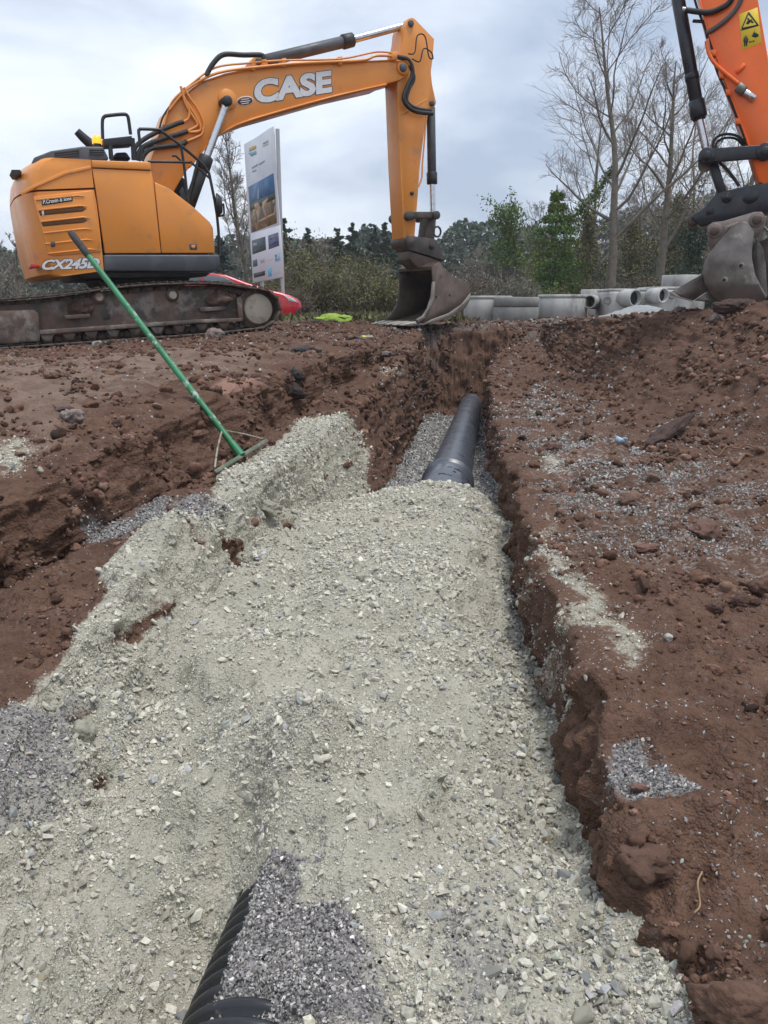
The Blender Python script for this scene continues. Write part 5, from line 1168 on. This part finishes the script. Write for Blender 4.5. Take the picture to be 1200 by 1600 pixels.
# ------------------------------------------------------------------ trees, bushes, far wood
M_BARK = mat('grey_brown_bark', (.17, .145, .115), .95, 0, (.10, .085, .065), 6, .4, .65, bump=.02, bscale=14, col3=(.12, .14, .075), s3=1.5, lo3=.55, hi3=.7)
M_TWIG = mat('bare_twigs', (.19, .16, .135), .95, 0, (.25, .215, .18), 1.2, .4, .65)
M_TWIG2 = mat('grey_twigs', (.23, .205, .18), .95, 0, (.28, .25, .22), 1.2, .4, .65)
def leafmat(name, c, c2, sc=.6): return mat(name, c, .65, 0, c2, sc, .4, .62, island=.45, spec=.3, detail=3)
M_IVY = leafmat('ivy_leaves', (.070, .135, .028), (.145, .20, .038), .9)
M_PINE = leafmat('dark_needles', (.022, .048, .032), (.040, .070, .042), .5)
M_PIN2 = leafmat('blue_green_needles', (.040, .070, .055), (.060, .088, .060), .5)
M_OLV = leafmat('olive_leaves', (.125, .125, .040), (.16, .145, .060), .8)
M_YEL2 = leafmat('yellow_green_leaves', (.13, .135, .025), (.09, .11, .03), .8)
M_SCRUB = leafmat('dry_scrub', (.14, .105, .070), (.095, .080, .050), .8)
M_GSC = leafmat('grey_scrub', (.15, .155, .11), (.12, .12, .08), .8)
M_HOL = leafmat('holly_leaves', (.022, .052, .026), (.04, .08, .035), .9)
class Tubes:
    """many tapered twigs, vectorised into one mesh"""
    def __init__(s): s.v = []; s.f = []; s.n = 0
    def add(s, pts, rs, n):
        pts = np.asarray(pts, float); rs = np.asarray(rs, float); d = np.gradient(pts, axis=0); d /= np.linalg.norm(d, axis=1)[:, None] + 1e-9
        up = np.array([.31, .17, .93]) if abs(d[0, 2]) < .85 else np.array([1., .2, 0])
        a = np.cross(d, up); a /= np.linalg.norm(a, axis=1)[:, None] + 1e-9; b = np.cross(a, d)
        t = np.arange(n) * 2 * math.pi / n
        ring = pts[:, None, :] + rs[:, None, None] * (a[:, None, :] * np.cos(t)[None, :, None] + b[:, None, :] * np.sin(t)[None, :, None])
        m = len(pts); i = np.arange(m - 1)[:, None] * n; k = np.arange(n)[None, :]; k2 = (k + 1) % n
        s.f.append((np.stack([i + k, i + k2, i + n + k2, i + n + k], -1).reshape(-1, 4)) + s.n); s.v.append(ring.reshape(-1, 3)); s.n += m * n
    def obj(s, name, m, parent):
        me = npmesh(name, np.concatenate(s.v), np.concatenate(s.f), True); return link(name, me, parent, m)
def wander(rg, p, d, length, n, curl, up):
    pts = [np.array(p, float)]; d = np.array(d, float); st_ = length / n
    for _ in range(n):
        d = d + rg.normal(0, curl, 3) + np.array([0, 0, up]); d /= np.linalg.norm(d); pts.append(pts[-1] + d * st_)
    return np.array(pts), d
def bare_tree(base, height, seed, label, group, r0=.16, lean=(0, 0), limbs=15, low=.25, spread=.8, subs=(9, 8, 4), twig=M_TWIG, name='bare_tree', tw=.0065, upb=.10, forks=0):
    rg = np.random.default_rng(seed); root = empty(name, base, label, 'tree', group); T0, T1 = Tubes(), Tubes()
    tr, _ = wander(rg, (0, 0, -.1), (lean[0], lean[1], 1), height * .92, 14, .045, .03)
    T0.add(tr, np.linspace(r0, r0 * .12, len(tr)) * np.concatenate([[1.35, 1.1], np.ones(len(tr) - 2)]), 10)
    def along(pl, f): x = f * (len(pl) - 1); k = min(int(x), len(pl) - 2); return pl[k] + (pl[k+1] - pl[k]) * (x - k), pl[k+1] - pl[k]
    for k in range(limbs):
        f = low + (1 - low) * (k + rg.uniform(0, .8)) / limbs; f = min(f, .98); p, td = along(tr, f); td = td / np.linalg.norm(td)
        az = k * 2.4 + rg.normal(0, .5); out = np.array([math.cos(az), math.sin(az), 0])
        L1 = height * (.48 * (1 - f) + .12) * rg.uniform(.7, 1.2) * spread; r1 = r0 * (1 - f * .85) * rg.uniform(.32, .55)
        l1, _ = wander(rg, p, out * .8 + td * rg.uniform(.5, 1.1), L1, 8, .11, upb); T0.add(l1, np.linspace(r1, max(.012, r1 * .15), len(l1)), 6)
        for j in range(subs[0]):
            f2 = rg.uniform(.18, 1); p2, d2 = along(l1, f2); d2 = d2 / np.linalg.norm(d2); side = rg.normal(0, 1, 3); side -= d2 * side.dot(d2); side /= np.linalg.norm(side)
            L2 = L1 * rg.uniform(.25, .5) * (1.15 - f2 * .6); r2 = max(.011, r1 * (1 - f2 * .8) * .5)
            l2, _ = wander(rg, p2, d2 * .75 + side * .75, L2, 5, .15, .09); T1.add(l2, np.linspace(r2, .007, len(l2)), 4)
            for q in range(subs[1]):
                f3 = rg.uniform(.2, 1); p3, d3 = along(l2, f3); d3 = d3 / np.linalg.norm(d3); side = rg.normal(0, 1, 3); side -= d3 * side.dot(d3); side /= np.linalg.norm(side)
                L3 = L2 * rg.uniform(.35, .75); l3, _ = wander(rg, p3, d3 * .8 + side * .7, L3, 3, .16, .08); T1.add(l3, np.linspace(tw, tw * .6, len(l3)), 3)
                for z in range(subs[2]):
                    p4, d4 = along(l3, rg.uniform(.25, 1)); d4 = d4 / np.linalg.norm(d4); l4, _ = wander(rg, p4, d4 + rg.normal(0, .4, 3), L3 * rg.uniform(.45, .9), 2, .15, .06); T1.add(l4, np.array([tw * .7, tw * .6, tw * .4]), 3)
    T0.obj('trunk', M_BARK, root); T1.obj('crown', twig, root); return root
def leaves(name, c, size, m, parent, rg, stretch=1., flat=0., droop=None):
    """leaf-sized quads round centres c"""
    n = len(c); a = rg.normal(size=(n, 3)); a[:, 2] *= (1 - flat); 
    if droop is not None: a = a * .55 + droop
    a /= np.linalg.norm(a, axis=1)[:, None] + 1e-9
    b = rg.normal(size=(n, 3)); b -= a * (a * b).sum(1)[:, None]; b /= np.linalg.norm(b, axis=1)[:, None] + 1e-9
    sz = np.asarray(size) * rg.uniform(.6, 1.3, n); a = a * (sz * stretch)[:, None] * .5; b = b * sz[:, None] * .5
    v = np.stack([c - a, c + b * .8, c + a, c - b * .8], 1).reshape(-1, 3)
    return link(name, npmesh(name, v, np.arange(4 * n).reshape(-1, 4)), parent, m)
def conifer(base, height, rad, seed, label, m, n=15000, group='dark conifers behind the bushes', bare=.0, size=.11, name='conifer'):
    rg = np.random.default_rng(seed); root = empty(name, base, label, 'tree', group); T0 = Tubes()
    tr, _ = wander(rg, (0, 0, -.1), (rg.normal(0, .02), rg.normal(0, .02), 1), height * .99, 8, .012, .02); T0.add(tr, np.linspace(height * .017, .015, len(tr)), 7)
    cs, dr = [], []; nb = int(height * 9)
    for k in range(nb):
        f = bare + (1 - bare) * (k + rg.uniform(0, 1)) / nb; az = rg.uniform(0, 6.28); L = rad * (1.0 - f) ** .85 * rg.uniform(.55, 1.2) + .05
        x = f * (len(tr) - 1); i = min(int(x), len(tr) - 2); p = tr[i] + (tr[i+1] - tr[i]) * (x - i)
        out = np.array([math.cos(az), math.sin(az), rg.uniform(-.25, .25) + .35 * f]); l1, _ = wander(rg, p, out, L, 4, .06, -.03 + .06 * f); T0.add(l1, np.linspace(.03, .008, len(l1)), 3)
        m_ = int(n / nb * (L / rad * 1.25 + .06)); t = rg.uniform(.02, 1, m_) ** .9 * (len(l1) - 1.001); ii = t.astype(int); pp = l1[ii] + (l1[ii+1] - l1[ii]) * (t - ii)[:, None]
        cs.append(pp + rg.normal(0, .03 + .12 * (1 - f), (m_, 3)) * np.array([1, 1, .7])); dr.append(np.tile(out / np.linalg.norm(out) * .9 + np.array([0, 0, -.25]), (m_, 1)))
    c = np.concatenate(cs); T0.obj('trunk', M_BARK, root); leaves('crown', c, size, m, root, rg, 2.0, droop=np.concatenate(dr)); return root
def bush(base, wx, wy, h, seed, label, m, n=3000, group='bushes along the site edge', size=.10, twigs=60, m2=None, name='bush', tm=None, cat='bush'):
    rg = np.random.default_rng(seed); root = empty(name, base, label, cat, group); T0 = Tubes(); cs = []
    for k in range(twigs):
        az = rg.uniform(0, 6.28); r = rg.uniform(0, 1) ** .6; L = h * rg.uniform(.55, 1.12) * (1 - .25 * r); out = np.array([math.cos(az) * r * wx / h * .85, math.sin(az) * r * wy / h * .85, 1.0])
        p0 = np.array([math.cos(az) * r * wx * .45, math.sin(az) * r * wy * .45, -.05]); l1, _ = wander(rg, p0, out, L, 6, .13, .02); T0.add(l1, np.linspace(.022, .006, len(l1)), 4)
        for j in range(5):
            p2 = l1[rg.integers(2, 6)]; l2, _ = wander(rg, p2, rg.normal(0, .7, 3) + np.array([0, 0, .5]), L * rg.uniform(.15, .35), 3, .2, .0); T0.add(l2, np.linspace(.008, .004, len(l2)), 3); cs.append(l2[1:])
        cs.append(l1[2:])
    c = np.concatenate(cs); c = c[rg.integers(0, len(c), n)] + rg.normal(0, h * .045 + .03, (n, 3))
    c = c[c[:, 2] > .02]; T0.obj('stems', tm or M_TWIG, root); leaves('foliage', c, size, m, root, rg, 1.3)
    return root
def at_base(px, Y): v = W(px, 485, Y); return Vector((v[0], v[1], g_xy(v[0], v[1]) - .02))
def hgt(px, py, Y): return W(px, py, Y)[2] - g_xy(W(px, 485, Y)[0], Y)
GB = 'bare trees behind the concrete units'
bare_tree(at_base(951, 30), hgt(965, -70, 30), 11, 'tall bare tree with mottled trunk behind the chamber base', GB, .19, (.03, 0), 18, .24, .95, (8, 7, 3))
bare_tree(at_base(1026, 32), hgt(1040, 40, 32), 12, 'bare tree with forked limbs beside the tall mottled tree', GB, .20, (.02, 0), 15, .26, .95, (8, 7, 3))
bare_tree(at_base(1120, 36), hgt(1120, 20, 36), 13, 'bare tree seen behind the steel grading bucket', GB, .18, (0, 0), 13, .2, .9, (7, 7, 3))
bare_tree(at_base(1185, 33), hgt(1185, 80, 33), 14, 'bare tree behind the red orange excavator arm', GB, .17, (.02, 0), 12, .2, .9, (7, 6, 3))
bare_tree(at_base(930, 42), hgt(930, 110, 42), 15, 'thin bare tree standing behind the tall mottled tree', GB, .13, (-.02, 0), 14, .2, .85, (8, 7, 3), M_TWIG2)
bare_tree(at_base(1075, 44), hgt(1075, 110, 44), 16, 'grey bare tree in the back of the tree belt', GB, .14, (0, 0), 14, .2, .9, (8, 7, 3), M_TWIG2)
bare_tree(at_base(392, 33), hgt(372, 175, 33), 17, 'slender bare tree with upswept branches behind the sign board', 'bare trees by the sign', .13, (-.05, 0), 22, .2, .55, (8, 7, 3), M_TWIG2, tw=.0075, upb=.22)
bare_tree(at_base(33, 26), hgt(18, 352, 26), 18, 'dead leafless stump with a few branches left of the excavator', 'bare trees by the excavator', .10, (-.06, 0), 9, .3, .8, (6, 5, 2), tw=.008)
bare_tree(at_base(4, 30), hgt(5, 365, 30), 19, 'thin bare sapling beside the dead leafless stump', 'bare trees by the excavator', .06, (.02, 0), 10, .2, .9, (7, 6, 2), M_TWIG2)
bare_tree(at_base(745, 50), hgt(745, 385, 50), 20, 'low bare tree in front of the far wood', GB, .09, (0, 0), 14, .15, 1.1, (8, 6, 3), M_TWIG2, tw=.008)
bare_tree(at_base(830, 44), hgt(835, 300, 44), 21, 'wispy bare tree left of the ivy covered tree', GB, .08, (.0, 0), 12, .2, .8, (7, 6, 2), M_TWIG2, tw=.008)
bare_tree(at_base(1000, 40), hgt(1000, 260, 40), 22, 'mossy bare tree between the two big bare trees', GB, .10, (0, 0), 16, .15, 1.0, (8, 7, 3), M_TWIG2, tw=.0075)
# ivy-clad tree with a leaning limb
rg = np.random.default_rng(5); b0 = at_base(862, 31); H = hgt(868, 283, 31)
iv = empty('ivy_tree', b0, 'dense ivy covered tree with an ivy clad leaning limb', 'tree')
T0 = Tubes(); tr, _ = wander(rg, (0, 0, -.1), (.02, 0, 1), H, 12, .02, .02); T0.add(tr, np.linspace(.17, .02, len(tr)), 8)
tip = np.array(W(957, 265, 31)) - np.array(b0); st0 = tr[8]; limb = np.array([st0 + (tip - st0) * f + np.array([0, 0, -.25 * math.sin(math.pi * f)]) for f in np.linspace(0, 1, 9)]); T0.add(limb, np.linspace(.08, .02, 9), 6)
cs = []
for k in range(15000):
    f = rg.uniform(.0, 1) ** 1.15; i = min(int(f * 11), 10); p = tr[i] + (tr[i+1] - tr[i]) * (f * 11.99 - i if f * 11.99 - i <= 1 else 1)
    w = 1.35 * max(0, 1 - f * 1.04) ** .55 * (.8 + .3 * math.sin(f * 17) * math.sin(f * 5 + 1)) + .07; az = rg.uniform(0, 6.28); r = w * rg.uniform(.55, 1.1) * (1 + .28 * math.sin(3 * az + f * 9) + .15 * math.sin(7 * az - f * 21)); cs.append(p + np.array([math.cos(az) * r, math.sin(az) * r, rg.normal(0, .08)]))
for k in range(1500):
    f = rg.uniform(0, 1); x = f * 8; i = min(int(x), 7); p = limb[i] + (limb[i+1] - limb[i]) * (x - i); cs.append(p + rg.normal(0, .17 * (1 - f * .65) + .02, 3))
T0.obj('trunk', M_BARK, iv); leaves('crown', np.array(cs), .085, M_IVY, iv, rg, 1.15)
# crown-topped tree, slender ivy tree and hollies
def ivy_col(px, Y, top, width, seed, label, m, n=3500, name='ivy_tree', f0=0., shape=.5, size=.09, group=None):
    rg = np.random.default_rng(seed); b0 = at_base(px, Y); H = hgt(px, top, Y); o = empty(name, b0, label, 'tree', group); T0 = Tubes(); tr, _ = wander(rg, (0, 0, -.1), (0, 0, 1), H, 12, .03, .02); T0.add(tr, np.linspace(.13, .02, len(tr)), 7); cs = []
    for k in range(14):
        q = tr[rg.integers(3, 12)]; l1, _ = wander(rg, q, rg.normal(0, .8, 3) + np.array([0, 0, .25]), width * rg.uniform(.8, 1.7), 5, .12, .03); T0.add(l1, np.linspace(.03, .008, 6), 4); cs += [l1[-3:]] * 2
    a = []
    for k in range(n):
        f = f0 + (1 - f0) * rg.uniform(0, 1); x = f * 12; i = min(int(x), 11); p = tr[i] + (tr[i+1] - tr[i]) * (x - i); w = width * (max(0., 1 - f) ** shape * (.6 + .4 * math.sin(f * 14 + seed)) + .10); az = rg.uniform(0, 6.28); r = w * rg.uniform(.3, 1.1) * (1 + .35 * math.sin(2 * az + f * 11)); a.append(p + np.array([math.cos(az) * r, math.sin(az) * r, rg.normal(0, .1)]))
    cs = np.concatenate(cs); cs = cs[rg.integers(0, len(cs), n // 5)] + rg.normal(0, .16, (n // 5, 3)); T0.obj('trunk', M_BARK, o); leaves('crown', np.concatenate([np.array(a), cs]), size, m, o, rg, 1.2); return o
ivy_col(910, 36, 322, .75, 6, 'slender tree with yellow green leaves behind the ivy covered tree', M_OLV, 5200, shape=.35)
ivy_col(795, 42, 318, 1.0, 7, 'open tree with a round green tuft at its top', M_IVY, 5000, f0=.45, shape=.05, name='tufted_tree', size=.10)
ivy_col(1078, 34, 345, 1.1, 8, 'dark holly tree beside the steel grading bucket', M_HOL, 5200, name='holly_tree', shape=.4)
ivy_col(1050, 38, 300, 1.4, 9, 'olive brown leafy tree behind the forked bare tree', M_OLV, 6000, name='leafy_tree', shape=.3, size=.09)
ivy_col(985, 37, 345, 1.2, 10, 'yellowish leafy tree between bare trunks', M_OLV, 5000, name='leafy_tree', shape=.4, size=.09)
for k, (px, top, Y, rad, m, lab) in enumerate(((455, 336, 46, 1.7, M_PINE, 'dark conifer next to the sign board post'), (486, 352, 50, 1.5, M_PIN2, 'bluish conifer beside the dark conifer near the sign'), (528, 352, 48, 1.6, M_PINE, 'dark spiky conifer left of the conifer pair'), (552, 344, 47, 1.5, M_PIN2, 'bluish pointed conifer in the middle of the row'), (580, 348, 48, 1.6, M_PINE, 'dark conifer next to the bluish pointed one'), (604, 343, 46, 1.6, M_PIN2, 'tall bluish conifer behind the orange arm'), (625, 356, 47, 1.6, M_PINE, 'dark conifer partly behind the hanging bucket'), (352, 366, 42, 1.6, M_PINE, 'dark conifer seen under the excavator boom'), (322, 372, 46, 1.7, M_PIN2, 'bluish conifer mostly hidden by the excavator'))):
    conifer(at_base(px, Y), hgt(px, top, Y), rad, 40 + k, lab, m)
for k, (px, top, Y, wx, m, n, sz, lab, tm) in enumerate(((480, 366, 31, 1.5, M_OLV, 3800, .10, 'tall olive bush right of the sign board', None), (560, 386, 28, 1.5, M_OLV, 3800, .09, 'wide olive green bush left of the bucket', None), (516, 402, 26, 1.0, M_OLV, 2600, .08, 'low leafy bush between two taller olive bushes', None), (604, 418, 25, .9, M_OLV, 2400, .08, 'low bush directly behind the bucket', None), (455, 440, 25, .8, M_SCRUB, 1600, .07, 'brown twiggy bush behind the car bonnet', None), (420, 415, 35, 1.3, M_OLV, 2400, .10, 'olive bush behind the sign posts', None), (350, 425, 32, 1.4, M_GSC, 2200, .09, 'grey green bush behind the excavator mirror', M_TWIG2),
        (800, 418, 28, 1.1, M_GSC, 2400, .07, 'pale grey bush behind the manhole rings', M_TWIG2), (720, 412, 40, 2.2, M_SCRUB, 2600, .11, 'brown leafless thicket right of the bucket', M_TWIG2), (762, 405, 42, 2.0, M_SCRUB, 2600, .11, 'brown thicket below the tufted tree', M_TWIG2), (905, 425, 33, 1.1, M_OLV, 2400, .09, 'olive bush at the foot of the slender tree', None), (1000, 418, 34, 1.6, M_SCRUB, 2800, .09, 'brown undergrowth between the bare trunks', None), (1055, 420, 31, 1.3, M_OLV, 2800, .08, 'olive undergrowth behind the tall stacked rings', None), (948, 430, 31, .8, M_GSC, 1500, .07, 'pale shoots at the foot of the mottled trunk', M_TWIG2), (1150, 400, 38, 2.0, M_SCRUB, 2400, .10, 'brown undergrowth behind the bucket linkage', None), (12, 425, 27, 1.0, M_GSC, 1800, .08, 'grey scrub left of the excavator', M_TWIG2), (70, 440, 24, 1.3, M_GSC, 1600, .07, 'pale scrub seen under the excavator counterweight', M_TWIG2), (870, 445, 29, .8, M_YEL2, 1500, .08, 'yellow green shrub at the foot of the ivy covered tree', None), (1110, 430, 30, 1.2, M_HOL, 2200, .08, 'dark evergreen bush behind the grading bucket', None))):
    bush(at_base(px, Y), wx, wx * .7, hgt(px, top, Y), 70 + k, lab, m, int(n * 2.4), size=sz * .7, tm=tm, twigs=90)
rg = np.random.default_rng(77)
for k in range(12):
    px = 830 + k * 34 + rg.uniform(-10, 10); Y = rg.uniform(37, 46)
    bush(at_base(px, Y), 1.9, 1.4, hgt(px, rg.uniform(385, 415) - (25 if px > 960 else 0), Y), 120 + k, ('dry brown undergrowth thicket filling the tree belt', 'olive undergrowth thicket filling the tree belt', 'dark evergreen thicket filling the tree belt', 'olive undergrowth thicket filling the tree belt')[k % 4], (M_SCRUB, M_OLV, M_HOL, M_OLV)[k % 4], 5200, 'undergrowth thickets in the tree belt', .085, 70, tm=M_TWIG, name='thicket', cat='thicket')
# far wood and ground scrub, each one mass
rg = np.random.default_rng(9); nq = 90000; X = rg.uniform(-75, 85, nq); Yf = rg.uniform(78, 96, nq)
sky_h = 6.2 + 1.6 * vnoise(X / 5, X * 0, X * 0, 3) + 1.3 * vnoise(X / 1.9, X * 0, X * 0, 4) + 1.2 * np.exp(-((X - 9) / 6) ** 2) + 4.5 * sstep(18, 30, X) + (Yf - 78) * .05
zf = rg.uniform(0, 1, nq) ** .7 * sky_h; pts = np.stack([X, Yf, zf], 1)
dark = vnoise(X / 6, zf * 0 + 2, Yf * 0, 8) + .35 * vnoise(X / 1.5, zf / 2, Yf * 0, 11) > -.05 - .5 * (X < 4)
fw = empty('far_wood', (0, 86, 0)); tag(fw, 'distant mixed wood closing the view', 'wood', kind='stuff')
for sel, m, nm in ((dark, leafmat('far_pines', (.050, .078, .055), (.075, .10, .065), .15), 'evergreen_mass'), (~dark, leafmat('far_bare_crowns', (.135, .115, .105), (.105, .09, .085), .15), 'bare_mass')):
    o = leaves(nm, pts[sel] - np.array([0, 86, 0]), .5, m, fw, rg, 1.2); o['kind'] = 'stuff'
n_ = 9000; X = rg.uniform(-9, 6.5, n_); Yg = rg.uniform(15.5, 27, n_); k_ = (vnoise(X / 1.2, Yg / 1.2, X * 0, 21) + sstep(18, 23, Yg) * .8 + .25 * (X > -3.5) * (X < .5) > .25) & ~((X > 1.9) & (Yg < 23)); X, Yg = X[k_], Yg[k_]
c = np.stack([X, Yg, np.array([g_xy(a, b) for a, b in zip(X, Yg)]) + .07], 1)
o = leaves('dry_grass', c, .075, leafmat('dry_grass_blades', (.13, .11, .055), (.085, .10, .035), .7), None, rg, 3.2, droop=np.tile(np.array([0, 0, .9]), (len(c), 1))); tag(o, 'dry grass and bramble litter along the site edge', 'grass', kind='stuff')

# ------------------------------------------------------------------ moist air over the whole site
hb = MB(); hb.box((0, 140, 7), (560, 360, 22)); hm = bpy.data.materials.new('pale_haze'); hm.use_nodes = True; hn = hm.node_tree.nodes; hn.clear()
ho = hn.new('ShaderNodeOutputMaterial'); hv_ = hn.new('ShaderNodeVolumePrincipled'); hv_.inputs['Color'].default_value = (.92, .94, .97, 1); hv_.inputs['Density'].default_value = .0009
hm.node_tree.links.new(hv_.outputs[0], ho.inputs['Volume'])
tag(hb.obj('haze', hm), 'thin pale haze over the site', 'haze', kind='stuff')
